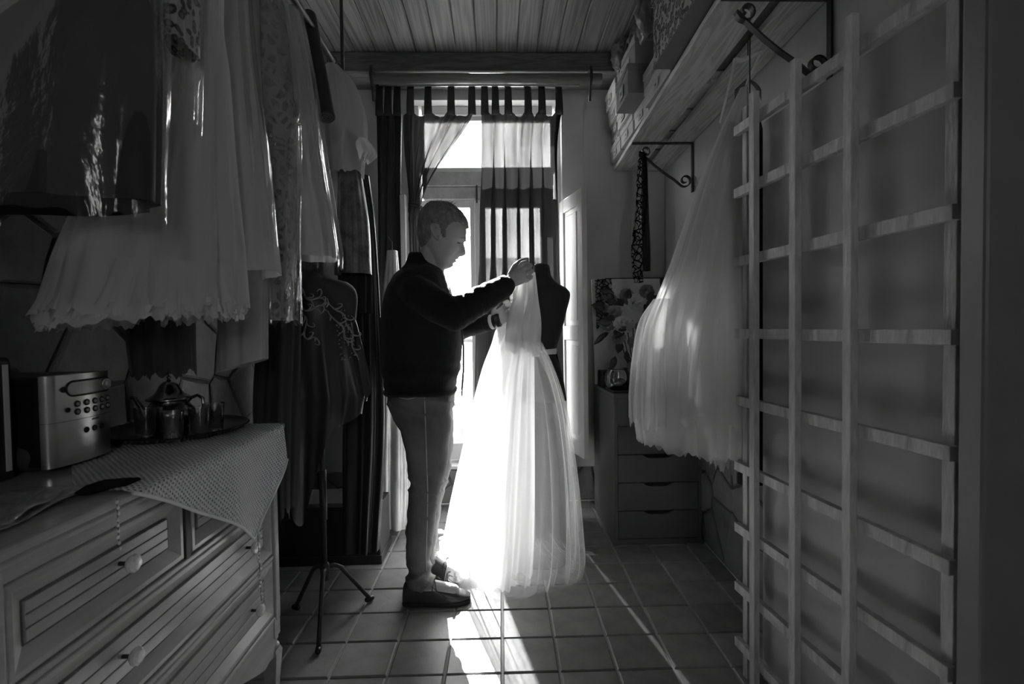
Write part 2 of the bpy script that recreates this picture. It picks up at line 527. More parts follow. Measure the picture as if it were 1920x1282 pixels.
# pier beside the camera, dark side towards us
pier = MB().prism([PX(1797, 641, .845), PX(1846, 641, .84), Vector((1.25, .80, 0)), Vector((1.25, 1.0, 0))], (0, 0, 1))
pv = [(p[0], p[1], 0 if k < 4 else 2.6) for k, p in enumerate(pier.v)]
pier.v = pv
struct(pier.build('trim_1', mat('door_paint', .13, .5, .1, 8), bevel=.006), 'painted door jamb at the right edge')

# ---- crazy-paved stone cladding: every slab its own piece
def clip(poly, a, c):
    out = []
    for i in range(len(poly)):
        p, q = poly[i], poly[(i + 1) % len(poly)]
        dp = p.dot(a) - c; dq = q.dot(a) - c
        if dp <= 0: out.append(p)
        if dp * dq < 0: out.append(p + (q - p) * (dp / (dp - dq)))
    return out
def stones(parent, fmap, u0, u1, v0, v1, n, seed, skip=None, gap=.0075):
    rnd = random.Random(seed)
    pts = []
    tries = 0
    md = math.sqrt((u1 - u0) * (v1 - v0) / n) * .72
    while len(pts) < n and tries < 6000:
        tries += 1
        p = Vector((rnd.uniform(u0, u1), rnd.uniform(v0, v1)))
        if all((p - q).length > md for q in pts): pts.append(p)
    for p in pts:
        poly = [Vector((u0, v0)), Vector((u1, v0)), Vector((u1, v1)), Vector((u0, v1))]
        for q in pts:
            if q is p or (q - p).length > .9: continue
            nrm = (q - p).normalized()
            poly = clip(poly, nrm, ((p + q) * .5).dot(nrm) - gap * rnd.uniform(.5, 1.3))
            if len(poly) < 3: break
        if len(poly) < 3: continue
        c = sum(poly, Vector((0, 0))) / len(poly)
        if skip and skip(c): continue
        # break straight edges a little
        pl = []
        for i in range(len(poly)):
            a_, b_ = poly[i], poly[(i + 1) % len(poly)]
            pl.append(a_)
            if (b_ - a_).length > .06:
                m_ = a_.lerp(b_, rnd.uniform(.35, .65)); pl.append(m_ + (c - m_) * rnd.uniform(.0, .07))
        th = rnd.uniform(.010, .022)
        mb = MB(); nP = len(pl)
        vs_ = [fmap(q, 0.0) for q in pl] + [fmap(q, th * .7) for q in pl] + [fmap(c + (q - c) * .93, th) for q in pl]
        fs = [tuple(range(2*nP, 3*nP))]
        for i in range(nP):
            k = (i + 1) % nP
            fs += [(i, k, nP + k, nP + i), (nP + i, nP + k, 2*nP + k, 2*nP + i)]
        mb.add(vs_, fs).build('stone', M_stone, parent)
def bed(parent, fmap, u0, u1, v0, v1):
    vs_ = [fmap(Vector(p), d) for d in (0, .004) for p in ((u0, v0), (u1, v0), (u1, v1), (u0, v1))]
    MB().add(vs_, [(0,1,2,3),(4,5,6,7),(0,1,5,4),(1,2,6,5),(2,3,7,6),(3,0,4,7)]).build('mortar_bed', M_mortar, parent)
fL = lambda q, d: Vector((XL + d, q.x, q.y))
fR = lambda q, d: Vector((XR(q.x) - d, q.x, q.y))
fB = lambda q, d: Vector((q.x, YB - d, q.y))
bed(wall_left, fL, .5, YB - .01, 0.01, 1.80); stones(wall_left, fL, .5, YB - .02, 0.02, 1.80, 112, 3)
bed(wall_right, fR, 1.3, YB - .01, 0.01, .66); stones(wall_right, fR, 1.3, YB - .02, 0.02, .66, 42, 5)
bed(wall_back, fB, XL + .02, XR(YB) - .02, 0.01, .235); stones(wall_back, fB, XL + .03, XR(YB) - .03, 0.015, .235, 22, 8)

# ---- beam across the window wall
struct(MB().box(XL, XR(YB) - .01, 3.17, YB, CEIL - .115, CEIL - .001).build('trim_2', M_beam, bevel=.006), 'dark wooden beam under the ceiling boards')
struct(MB().box(.60, XR(YB)-.004, YB-.012, YB, OZ0+.2, 2.62).build('trim_3', M_plaster), 'raised plaster band beside the window')

# ---- window: frame, transom light and two glazed leaves
YW = 3.51
win = tag(thing('window_1', (-.04, YW, OZ0), 'tall white window with transom light and two glazed leaves', None), kind='structure')
fr = MB()
fr.box(OX0, OX0 + .03, YW, YW + .09, OZ0, OZ1).box(OX1 - .03, OX1, YW, YW + .09, OZ0, OZ1)
fr.box(OX0 + .05, OX1 - .05, YW, YW + .09, OZ1 - .06, OZ1).box(OX0 + .05, OX1 - .05, YW, YW + .09, OZ0, OZ0 + .03)
fr.build('window_frame', M_white_paint, win, bevel=.004)
ZT0, ZT1 = 2.055, 2.235
tb = MB().box(OX0 + .05, OX1 - .05, YW - .025, YW + .09, ZT0 + .085, ZT1).box(OX0 + .05, OX1 - .05, YW - .005, YW + .08, ZT0, ZT0 + .082)
tb.build('transom_bar', M_old_paint, win, bevel=.004)
def sash(x0, x1, z0, z1, st, bot, name):
    s = MB()
    s.box(x0, x0 + st, YW + .01, YW + .055, z0, z1).box(x1 - st, x1, YW + .01, YW + .055, z0, z1)
    s.box(x0 + st, x1 - st, YW + .01, YW + .055, z1 - st, z1).box(x0 + st, x1 - st, YW + .01, YW + .055, z0, z0 + bot)
    o = s.build(name, M_white_paint, win, bevel=.003)
    MB().box(x0 + st, x1 - st, YW + .03, YW + .034, z0 + bot, z1 - st).build('pane', pane_glass(), o)
    return o
sash(OX0 + .033, OX1 - .033, ZT1 + .002, OZ1 - .065, .03, .035, 'transom_sash')
XM = -.115
sl = sash(OX0 + .033, XM, OZ0 + .035, ZT0 - .004, .05, .115, 'window_leaf')
MB().box(OX1 - .088, OX1 - .03, YW + .005, YW + .07, OZ0 + .03, ZT0).build('sun_stop_post', M_white_paint, win, bevel=.003)  # hidden filler post, added to keep a sun streak off the floor
sr = sash(XM + .004, OX1 - .09, OZ0 + .035, ZT0 - .004, .05, .115, 'window_leaf')
MB().box(XM - .02, XM + .02, YW - .012, YW + .012, OZ0 + .04, ZT0 - .01).build('meeting_stile', M_white_paint, win, bevel=.003)
MB().tube([(XM, YW - .02, ZT0 - .03), (XM, YW - .02, ZT0 + .09)], .006, 8).build('bolt', M_iron, win)
MB().box(OX0 + .005, OX1 - .005, YB - .02, YW + .0, OZ0 - .0, OZ0 + .022).build('window_sill', M_white_paint, win, bevel=.004)

# ---- panelled shutters standing open into the room
def shutter(name, hx, hy, fx, fy, z0, z1, label):
    h = Vector((hx, hy, 0)); f = Vector((fx, fy, 0)); d = (f - h); W = d.length; d.normalize()
    n = Vector((-d.y, d.x, 0))
    t = tag(thing(name, (hx, hy, z0), label, None), kind='structure')
    def bx(u0, u1, a, b_, n0, n1, nm, m=M_white_paint, bev=.003, par=None):
        c = [h + d*u + n*k + Vector((0, 0, z)) for u in (u0, u1) for k in (n0, n1) for z in (a, b_)]
        return MB().add(c, [(0,1,3,2),(4,6,7,5),(0,4,5,1),(2,3,7,6),(0,2,6,4),(1,5,7,3)]).build(nm, m, par or t, bevel=bev)
    st = .07
    bx(0, st, z0, z1, -.016, .016, 'stile'); bx(W - st, W, z0, z1, -.016, .016, 'stile')
    zs = [z0, z0 + .09, lerp(z0, z1, .44) , lerp(z0, z1, .44) + .09, z1 - .085, z1]
    for a, b_ in ((zs[0], zs[1]), (zs[2], zs[3]), (zs[4], zs[5])): bx(st, W - st, a, b_, -.016, .016, 'rail')
    for a, b_ in ((zs[1], zs[2]), (zs[3], zs[4])):
        p = bx(st, W - st, a, b_, -.006, .006, 'panel')
        bx(st + .03, W - st - .03, a + .03, b_ - .03, -.011, .011, 'raised_field', bev=.006, par=p)
    for z in (z0 + .12, z1 - .12): MB().tube([h + Vector((0, 0, z - .03)), h + Vector((0, 0, z + .03))], .007, 8).build('hinge', M_iron, t)
    return t
a = P(1044, 386, 3.42); f = P(1095, 354, 3.03)
shutter('door_1', .445, 3.40, f.x, 3.03, .385, 2.0, 'white panelled shutter leaf open beside the drawer unit')
shutter('door_2', -.515, 3.40, P(754, 366, 3.16).x, 3.16, .385, 2.0, 'white panelled shutter leaf open behind the man\'s head')

# ---- outside: balcony railing, shrubs, white house
out_w = mat('sunlit_render', .62, .9, .12, 2, bump=.1)
hs = thing('neighbour_house', (0, 11, -3), 'bright white house wall outside the window', 'house')
MB().box(-6, 6, 10.5, 12, -3, P(890, 487, 10.5).z).build('wall', out_w, hs)
MB().box(-6.1, 6.1, 10.4, 12.1, P(890, 487, 10.5).z - .08, P(890, 487, 10.5).z + .02).build('parapet', mat('coping', .4, .9), hs)
ch = P(879, 470, 10.9)
MB().box(ch.x - .16, ch.x + .16, 10.6, 11.1, P(890, 487, 10.5).z, ch.z + .25).build('chimney', mat('chimney_render', .2, .9), hs)
struct(MB().box(-8, 8, 3.8, 30, -3.2, -3.0).build('ground_outside', mat('street', .3, .9)), 'street far below the window')
br = thing('balcony_railing', (0, 4.35, 0), 'thin dark balcony railing outside the window glass', 'railing')
struct(MB().box(-1.3, 1.3, 3.72, 4.45, -.15, .05).build('balcony_slab', mat('balcony_stone', .4, .9)), 'balcony slab outside the window')
for z in (1.06, .12):
    MB().box(-1.25, 1.25, 4.34, 4.365, z, z + .03).build('rail', M_iron, br)
for k in range(17):
    xx = -1.2 + k * .15
    MB().tube([(xx, 4.352, .05), (xx, 4.352, 1.07)], .006, 6).build('baluster', M_iron, br)
M_leaf_out = mat('outdoor_leaf', .20, .6, .4, 10, rnd=.2, trans=.3)
def shrub(c, rx, rz, n, seed, label):
    rnd = random.Random(seed); t = thing('balcony_plant', (c[0], c[1], .05), label, 'plant', 'plants on the balcony')
    mb = MB()
    for k in range(n):
        a_ = rnd.uniform(0, 6.28); ph = rnd.uniform(-1, 1); q = rnd.uniform(.3, 1) ** .5
        p = Vector((c[0] + rx*q*math.cos(a_)*math.sqrt(1-ph*ph), c[1] + rx*.6*q*math.sin(a_)*math.sqrt(1-ph*ph), c[2] + rz*q*ph))
        u = Vector((rnd.uniform(-1,1), rnd.uniform(-1,1), rnd.uniform(-1,1))).normalized() * rnd.uniform(.018, .035)
        s = u.cross(Vector((rnd.uniform(-1,1), rnd.uniform(-1,1), rnd.uniform(-1,1)))).normalized() * rnd.uniform(.008, .014)
        mb.add([p - u, p + s, p + u, p - s], [(0,1,2,3)])
    mb.build('foliage', M_leaf_out, t)['kind'] = 'stuff'
    MB().lathe([(.08, 0), (.11, .2), (.12, .2), (.105, .19), (.0, .18)], (c[0], c[1], .05), 16).build('pot', mat('plant_pot', .2, .8), t, True)
    MB().tube([(c[0], c[1], .22), (c[0]+.02, c[1], c[2])], .012, 6).build('stem', M_beam, t)
shrub((P(860, 745, 4.1).x - .08, 4.1, .74), .20, .33, 420, 1, 'leafy balcony plant seen between the man and the dress')
shrub((.25, 4.15, .62), .22, .30, 300, 2, 'leafy balcony plant behind the long right curtain')

# ---- unseen glazed opening added behind the camera to brighten the near sides
fill_root = tag(thing('fill_opening', ((FILL[0] + FILL[1]) / 2, Y0, FILL[2]), 'unseen glazed opening added behind the camera for fill light', None), kind='structure')
f2_ = MB().box(FILL[0], FILL[0] + .05, Y0 - .12, Y0 - .06, FILL[2], FILL[3]).box(FILL[1] - .05, FILL[1], Y0 - .12, Y0 - .06, FILL[2], FILL[3])
f2_.box(FILL[0] + .05, FILL[1] - .05, Y0 - .12, Y0 - .06, FILL[3] - .05, FILL[3]).box(FILL[0] + .05, FILL[1] - .05, Y0 - .12, Y0 - .06, FILL[2], FILL[2] + .05)
f2_.build('window_frame', M_white_paint, fill_root)
MB().box(FILL[0] + .05, FILL[1] - .05, Y0 - .1, Y0 - .096, FILL[2] + .05, FILL[3] - .05).build('pane', pane_glass(), fill_root)

# ================================================================== CHEST OF DRAWERS (left foreground)
M_dw = mat('dresser_wood', .36, .22, .22, 7, stretch=(3, .5, 3), bump=.02, spec=.55)
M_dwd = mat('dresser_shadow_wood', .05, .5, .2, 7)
M_knob = mat('cut_glass_knob', .75, .12, .2, 60, spec=.9)
DX = -0.70; DY0, DY1 = 0.715, 1.635; DZ = .886
dr = thing('chest_of_drawers', (-.95, 1.17, 0), 'wooden chest of drawers with fluted fronts and glass knobs', 'dresser')
top = MB().box(XL + .03, DX + .022, DY0 - .02, DY1 + .02, DZ - .018, DZ).build('top', M_dw, dr, bevel=.006)
MB().box(XL + .03, DX + .012, DY0 - .01, DY1 + .01, DZ - .036, DZ - .018).build('top_moulding', M_dw, dr, bevel=.008)
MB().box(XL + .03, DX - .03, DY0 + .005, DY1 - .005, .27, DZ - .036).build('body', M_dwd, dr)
for ya, yb in ((DY1 - .012, DY1), (DY0, DY0 + .012)):
    MB().box(XL + .03, DX - .01, ya, yb, .27, DZ - .036).build("side_panel", M_dw, dr)
# corner stiles with a thin reeded groove
for y0, y1 in ((DY0, DY0 + .022), (DY1 - .03, DY1)):
    MB().box(DX - .03, DX, y0, y1, .27, DZ - .036).build('stile', M_dw, dr, bevel=.004)
for z0, z1 in ((DZ - .062, DZ - .036), (.655, .668), (.468, .481), (.27, .285)):
    MB().box(DX - .03, DX - .004, DY0 + .022, DY1 - .03, z0, z1).build('rail', M_dw, dr, bevel=.003)
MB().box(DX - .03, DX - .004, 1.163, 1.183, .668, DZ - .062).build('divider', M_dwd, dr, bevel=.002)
def drawer(y0, y1, z0, z1, knobs):
    """front with bevelled border and fluted field"""
    x = DX - .006
    mb = MB()
    rings = []
    for ins, xx in ((0, DX - .03), (0, x - .004), (.004, x), (.014, x), (.040, x - .013), (.043, x - .019), (.0435, x - .009)):
        rings.append([(xx, y0 + ins, z0 + ins), (xx, y1 - ins, z0 + ins), (xx, y1 - ins, z1 - ins), (xx, y0 + ins, z1 - ins)])
    vs_ = [p for r in rings for p in r]
    fs = []
    for i in range(len(rings) - 1):
        for k in range(4):
            k2 = (k + 1) % 4
            fs.append((i*4+k, i*4+k2, (i+1)*4+k2, (i+1)*4+k))
    mb.add(vs_, fs)
    fr_ = mb.build('drawer', M_dw, dr, bevel=.0015)
    i0 = .0435; zz0, zz1 = z0 + i0, z1 - i0; n = 3
    for k in range(n):
        a_ = lerp(zz0, zz1, k / n); b_ = lerp(zz0, zz1, (k + 1) / n)
        MB().box(x - .02, x - .009, y0 + i0, y1 - i0, a_ + .0012, b_ - .0012).build('fluted_board', M_dw, fr_, bevel=.0012)
    for ky in knobs:
        zc = (z0 + z1) / 2
        kb = MB()
        kb.lathe([(.0, .014), (.006, .015), (.0135, .019), (.0172, .025), (.0165, .031), (.011, .035), (0, .036)], (0, 0, 0), 10)
        kb.v = [(x - .009 + p[2], ky + p[0], zc + p[1]) for p in kb.v]
        kb.build('knob', M_knob, fr_)
        MB().tube([(x - .012, ky, zc), (x + .009, ky, zc)], .0042, 8).build('knob_stem', M_iron, fr_, True)
drawer(DY0 + .024, 1.161, .670, DZ - .064, [.975])
drawer(1.185, DY1 - .032, .670, DZ - .064, [1.39])
drawer(DY0 + .024, DY1 - .032, .483, .653, [.975, 1.455])
drawer(DY0 + .024, DY1 - .032, .287, .466, [.975, 1.475])
# shaped apron
ap = [Vector((DX - .022, DY0, .275))]
for k in range(33):
    t = k / 32
    z = .275 - .012 - .10 * max(0, math.cos(t * math.pi * 2) * .5 + .5) ** 1.6 - (.012 if .08 < t < .92 else 0)
    ap.append(Vector((DX - .022, lerp(DY0, DY1 - .02, t), z)))
ap.append(Vector((DX - .022, DY1 - .02, .275)))
MB().prism(ap, (.016, 0, 0)).build('apron', M_dw, dr)
def leg(x, y):
    mb = MB()
    mb.box(x - .02, x + .02, y - .02, y + .02, .22, .28)
    mb.lathe([(.018, .22), (.021, .213), (.014, .207), (.014, .20), (.023, .192), (.023, .184), (.015, .176)], (x, y, 0), 16)
    vs_ = []
    for z, h in ((.178, .020), (.165, .024), (.02, .013), (.0, .012)):
        vs_ += [(x - h, y - h, z), (x + h, y - h, z), (x + h, y + h, z), (x - h, y + h, z)]
    fs = [(0,1,2,3), (12,15,14,13)]
    for i in range(3):
        for k in range(4): fs.append((i*4+k, i*4+(k+1) % 4, (i+1)*4+(k+1) % 4, (i+1)*4+k))
    mb.add(vs_, fs)
    mb.build('leg', M_dw, dr, bevel=.002)
for x, y in ((DX - .022, DY0 + .022), (DX - .022, DY1 - .022), (XL + .055, DY0 + .022), (XL + .055, DY1 - .022)): leg(x, y)

# ---- crochet cloth over the front corner
def crochet():
    m = bpy.data.materials.new('crochet'); m.use_nodes = True
    nt = m.node_tree; b_ = nt.nodes['Principled BSDF']; o = nt.nodes['Material Output']
    b_.inputs['Base Color'].default_value = (.72, .72, .72, 1); b_.inputs['Roughness'].default_value = .9
    uv = nn(nt, 'ShaderNodeUVMap'); sx = nn(nt, 'ShaderNodeSeparateXYZ'); nt.links.new(uv.outputs[0], sx.inputs[0])
    def sn(sock, add):
        a_ = nn(nt, 'ShaderNodeMath', operation='MULTIPLY_ADD'); a_.inputs[1].default_value = 2*math.pi/.0135; a_.inputs[2].default_value = add
        nt.links.new(sock, a_.inputs[0]); s_ = nn(nt, 'ShaderNodeMath', operation='SINE'); nt.links.new(a_.outputs[0], s_.inputs[0]); return s_.outputs[0]
    ml = nn(nt, 'ShaderNodeMath', operation='MULTIPLY'); nt.links.new(sn(sx.outputs[0], 0), ml.inputs[0]); nt.links.new(sn(sx.outputs[1], 0), ml.inputs[1])
    gt = nn(nt, 'ShaderNodeMapRange'); gt.inputs['From Min'].default_value = .42; gt.inputs['From Max'].default_value = .6
    nt.links.new(ml.outputs[0], gt.inputs[0])
    bp = nn(nt, 'ShaderNodeBump'); bp.invert = True; bp.inputs['Strength'].default_value = .9; bp.inputs['Distance'].default_value = .004
    nt.links.new(ml.outputs[0], bp.inputs['Height']); nt.links.new(bp.outputs[0], b_.inputs['Normal'])
    tp = nn(nt, 'ShaderNodeBsdfTransparent'); mx = nn(nt, 'ShaderNodeMixShader')
    g2 = nn(nt, 'ShaderNodeMath', operation='MULTIPLY'); g2.inputs[1].default_value = .8; nt.links.new(gt.outputs[0], g2.inputs[0])
    nt.links.new(g2.outputs[0], mx.inputs[0]); nt.links.new(b_.outputs[0], mx.inputs[1]); nt.links.new(tp.outputs[0], mx.inputs[2])
    nt.links.new(mx.outputs[0], o.inputs[0])
    return m
M_cro = crochet()
def cloth_fn(u, v):
    # u along the front edge (Y .93 -> 1.65), v 0..1: from the back on the top, over the edge, down
    y = lerp(.955, 1.622, u)
    t = (y - .955) / (1.622 - .955)
    hang = 0.276 * (t / .74) ** 1.05 if t < .74 else 0.276 * (1 - (t - .74) / .26 * .62)
    back = .42 * min(1, .25 + t * 1.3)
    L = back + hang
    s = v * L
    if s < back:
        d = back - s
        z = DZ + .0045 + .002 * math.sin(y * 60) * math.sin(d * 50)
        xx = DX + .026 - d
        if d < .02: z -= (.02 - d) ** 2 * 12
        return Vector((xx, y, z)), (y, -d)
    s -= back
    xx = DX + .029 + .012 * math.sin(s * 8) + .010 * math.sin(t * 13 + 1.2) * min(1, s * 8)
    yy = y + s * (.05 - .24 * t)
    return Vector((xx, yy, DZ - s)), (y, s)
cl = MB(); uvs = []
NU, NV = 60, 60
for j in range(NV + 1):
    for i in range(NU + 1):
        p, q = cloth_fn(i / NU, j / NV); cl.v.append(tuple(p)); uvs.append(q)
for j in range(NV):
    for i in range(NU):
        cl.f.append((j*(NU+1)+i, j*(NU+1)+i+1, (j+1)*(NU+1)+i+1, (j+1)*(NU+1)+i))
co = cl.build('crochet_cloth', M_cro, None, True, fixn=False)
ul = co.data.uv_layers.new(name='UVMap')
for lp in co.data.loops: ul.data[lp.index].uv = uvs[lp.vertex_index]
tag(co, 'pale crochet cloth with one corner hanging over the chest of drawers', 'cloth')
edge = MB()
pts = [cloth_fn(i / 60, 1)[0] for i in range(61)]
edge.tube(pts, .004, 6)
edge.build('cloth_edging', mat('crochet_yarn', .70, .9), co, True)

# ---- round tray, teapot and tea glasses
tc_ = PZ(333, 806, DZ + .012)
TZ = DZ + .008
M_tray = mat('dark_tray', .025, .25, .3, 20, metal=.6)
tr = MB().lathe([(0, 0), (.165, 0), (.182, .012), (.186, .014), (.183, .017), (.163, .006), (0, .006)], (tc_.x, tc_.y, TZ), 48)
tag(tr.build('tray', M_tray, None, True), 'round dark tray on the crochet cloth', 'tray')
TZ += .006
tp_c = P(318, 760, 1.49)
M_silver = mat('old_silver', .30, .22, .4, 12, metal=1.0, bump=.1)
tx, ty = tp_c.x, 1.49
pot = thing('teapot', (tx, ty, TZ), 'domed silver teapot with curved spout on the dark tray', 'teapot')
MB().lathe([(0, 0), (.044, 0), (.046, .004), (.042, .010), (.056, .022), (.065, .040), (.063, .058), (.050, .076), (.043, .084), (.045, .090), (.0, .090)], (tx, ty, TZ), 32).build('body', M_silver, pot, True)
lid = MB().lathe([(.056, .088), (.058, .091), (.048, .098), (.036, .106), (.030, .116), (.024, .130), (.012, .140), (0, .142)], (tx, ty, TZ), 32).build('lid', M_silver, pot, True)
MB().lathe([(0, .140), (.006, .141), (.004, .148), (.007, .152), (.002, .158), (.0, .168)], (tx, ty, TZ), 12).build('finial', M_silver, lid, True)
MB().tube([(tx - .050, ty, TZ + .030), (tx - .070, ty, TZ + .042), (tx - .082, ty, TZ + .070), (tx - .095, ty, TZ + .092), (tx - .108, ty, TZ + .096)], [.014, .011, .008, .006, .0045], 10).build('spout', M_silver, pot, True)
hp = [(tx + .050, ty, TZ + .080), (tx + .060, ty, TZ + .092), (tx + .080, ty, TZ + .100), (tx + .094, ty, TZ + .090), (tx + .096, ty, TZ + .065), (tx + .082, ty, TZ + .045), (tx + .060, ty, TZ + .040)]
MB().tube(hp, .0048, 10).build('handle', M_silver, pot, True)
def glass_mat():
    if 'tea_glass' in MATS: return MATS['tea_glass']
    return plastic_film('tea_glass', base=.01, gl=.8, rough=.06, haze=.03, bscale=20, bstr=.0)
def tglass(x, y, Y, label):
    p = P(x, y, Y)
    g = MB().lathe([(0, .004), (.019, .004), (.0205, .0), (.0215, .003), (.027, .076), (.0275, .078), (.0262, .077), (.020, .010), (0, .009)], (p.x, Y, TZ), 24)
    tag(g.build('tea_glass', glass_mat(), None, True), label, 'glass', 'tea glasses on the tray')
tglass(272, 790, 1.405, 'small tea glass under the teapot spout')
tglass(323, 790, 1.34, 'small tea glass in front of the teapot body')
tglass(374, 790, 1.395, 'small tea glass right of the teapot, nearer the tray edge')
tglass(402, 780, 1.475, 'small tea glass behind the others, under the teapot handle')

# ---- steel toaster seen end-on
to = thing('steel_appliance', (-1.06, 1.17, DZ), 'kitchen appliance with brushed steel end panel and round vents', 'appliance')
AX = -.925; AY0, AY1 = 1.085, 1.262; AZ0, AZ1 = DZ + .012, 1.092
MB().box(XL + .045, AX - .012, AY0 + .004, AY1 - .004, AZ0, AZ1 - .002).build('body', M_blackplastic, to, bevel=.012)
# end panel with rounded vertical edges
pr = []
for k in range(7):
    a_ = math.pi / 2 * k / 6
    pr.append((AX - .022 + .022 * math.sin(a_), AY0 + .022 - .022 * math.cos(a_)))
def bulge(y): return .009 * max(0, 1 - ((y - (AY0 + AY1) / 2) / ((AY1 - AY0) / 2 - .02)) ** 2)
for k in range(1, 14):
    y_ = lerp(AY0 + .022, AY1 - .022, k / 14); pr.append((AX + bulge(y_), y_))
for k in range(7):
    a_ = math.pi / 2 * k / 6
    pr.append((AX - .022 + .022 * math.cos(a_), AY1 - .022 + .022 * math.sin(a_)))
pan = MB().prism([Vector((x, y, AZ0)) for x, y in pr], (0, 0, AZ1 - AZ0)).build('end_panel', M_steel, to, smooth=40)
def disc(y, z, r, dpt, mt, name, par, r2=None, n=16):
    mb = MB().lathe([(0, dpt * .4), ((r2 or r * .8), dpt * .4), (r * .9, dpt), (r, dpt * .5), (r, -.002), (0, -.002)], (0, 0, 0), n)
    mb.v = [(AX + bulge(y) + p[2], y + p[0], z + p[1]) for p in mb.v]
    return mb.build(name, mt, par, True)
AH = AZ1 - AZ0
def AP(a_, b_): return lerp(AY0, AY1, a_), lerp(AZ0, AZ1, b_)
for row, zz in enumerate((.665, .575)):
    for k in range(5):
        y, z = AP(.34 + k * .135, zz)
        o = disc(y, z, .0072, .0025, M_blackplastic, 'vent', pan)
        disc(y, z, .0040, .0035, M_steel, 'vent_cap', pan)
y, z = AP(.22, .61); disc(y, z, .0055, .0025, M_blackplastic, 'vent', pan)
for k in range(3):
    y, z = AP(.46 + k * .13, .35); disc(y, z, .0068, .002, M_blackplastic, 'button', pan)
MB().prism([Vector((x + .0004, y, lerp(AZ0, AZ1, .485))) for x, y in pr], (0, 0, .0009)).build('seam', M_blackplastic, to)
# stadium-shaped dial window
st = []
yc0, zc = AP(.30, .84); yc1, _z = AP(.84, .84)
for k in range(13): st.append((yc1 + .016 * math.sin(math.pi * k / 12), zc + .016 * math.cos(math.pi * k / 12)))
for k in range(13): st.append((yc0 - .016 * math.sin(math.pi * k / 12), zc - .016 * math.cos(math.pi * k / 12)))
st2 = []
for k in range(len(st)):
    (y_a, z_a), (y_b, z_b) = st[k], st[(k + 1) % len(st)]
    n_ = 8 if abs(y_a - y_b) > .03 else 1
    st2 += [(lerp(y_a, y_b, q / n_), lerp(z_a, z_b, q / n_)) for q in range(n_)]
MB().tube([(AX + bulge(y) + .001, y, z) for y, z in st2 + st2[:1]], .0022, 6, cap=False).build('dial_rim', M_blackplastic, to, True)
def plate(u, v):
    y = lerp(yc0 - .0155, yc1 + .0155, u); e = max(0, yc0 - y, y - yc1); h = math.sqrt(max(0, .0155 ** 2 - e * e))
    return Vector((AX + bulge(y) + .0006, y, zc + (v * 2 - 1) * h))
MB().grid(plate, 30, 4).build('dial_plate', mat('dull_steel', .3, .35, .1, metal=1), to)
disc(yc1, zc, .013, .006, M_steel, 'dial', to)
disc(yc0 - .022, zc, .006, .003, M_blackplastic, 'lever', to)
# tiny maker's mark, too small to read: a row of short strokes
for k in range(6):
    y, z = AP(.555 + k * .022, .455); MB().box(AX + bulge(y) - .0005, AX + bulge(y) + .0004, y, y + .0022, z - .0016, z + .002 + .001 * (k % 2)).build('printed_mark', M_blackplastic, to)
# dark jar-like round thing and tall dark appliance by the frame's edge
e = PZ(58, 884, DZ + .002)
eg = MB().ell((e.x, e.y + .008, DZ + .037), .038, .040, .036, 24, 14)
tag(eg.build('round_pincushion', mat('dark_felt', .05, .8, .2), None, True), 'dark round cushion beside the steel appliance', 'pincushion')
ta_ = thing('tall_appliance', (-1.04, 1.02, DZ), 'tall black appliance with pale vertical strips, at left edge', 'appliance')
q0 = PX(26, 760, -.985)
MB().box(XL + .03, -.985, q0.y - .12, q0.y, DZ + .001, 1.135).build('body', M_blackplastic, ta_, bevel=.008)
MB().box(-.985, -.982, q0.y - .022, q0.y - .012, DZ + .02, 1.12).build('strip', M_white_paint, ta_)
MB().box(-.985, -.982, q0.y - .05, q0.y - .046, DZ + .02, 1.12).build('strip', M_steel, ta_)
# papers, pattern sheets and a dark strap with a bead chain near the front edge
for k, (y0, y1, x0, x1, zz, rz) in enumerate(((.74, .985, -.98, -.74, .006, .1), (.76, .95, -1.0, -.76, .0072, -.16), (.73, .90, -.95, -.735, .0084, .3))):
    cx, cy = (x0 + x1) / 2, (y0 + y1) / 2
    def pf(u, v):
        dx, dy = lerp(x0, x1, u) - cx, lerp(y0, y1, v) - cy
        return Vector((min(cx + dx*math.cos(rz) - dy*math.sin(rz), DX + .015), cy + dx*math.sin(rz) + dy*math.cos(rz), DZ + zz + .004 * k + .0035 * (1 + math.sin(v * 9 + u * 3 + k)) ))
    o = MB().grid(pf, 16, 24).build('pattern_sheet', plastic_film('crinkled_sheet', base=.12, gl=.6, rough=.25, haze=.28, bscale=22, bstr=.6), None, True, solid=.0006)
    tag(o, ['wide glossy pattern sheet lying lowest on the dresser top', 'glossy pattern sheet lying askew in the middle of the sheets', 'small glossy pattern sheet on top, nearest the camera'][k], 'sheet', 'pattern sheets on the dresser')
lt = thing('dark_lace_strap', (-.74, 1.0, DZ), 'dark lace strap with bead chain lying over the dresser edge', 'strap')
sp_ = [PZ(x, y, DZ + .012) for x, y in ((150, 925), (175, 915), (200, 908), (235, 903), (262, 897))]
MB().tube(sp_, [.010, .018, .020, .016, .006], 10, flat=.35).build('strap', sheer('dark_lace', .02, .9, .1, .2, lace=160), lt, True)
def beads(path, r, parent):
    mb = MB()
    for p in path: mb.ell(p, r, r, r * 1.15, 8, 6)
    mb.build('bead_string', M_knob, parent, True)
    return mb
cp = PX(222, 925, DX + .03)
for k in range(9): MB().ell((DX + .027 + .001 * math.sin(k), cp.y + .001 * (k % 3), DZ - .004 - k * .0105), .0028, .0028, .0036, 8, 6).build('bead', M_knob, lt, True)
MB().tube([(DX + .027, cp.y, DZ + .002), (DX + .027, cp.y + .001, DZ - .09)], .0008, 5).build('thread', M_iron, lt)
bt = thing('bead_tassel', (DX + .05, 1.46, .40), 'bead tassel dangling from the crochet cloth corner', 'tassel')
apex = cloth_fn(.74, 1)[0]
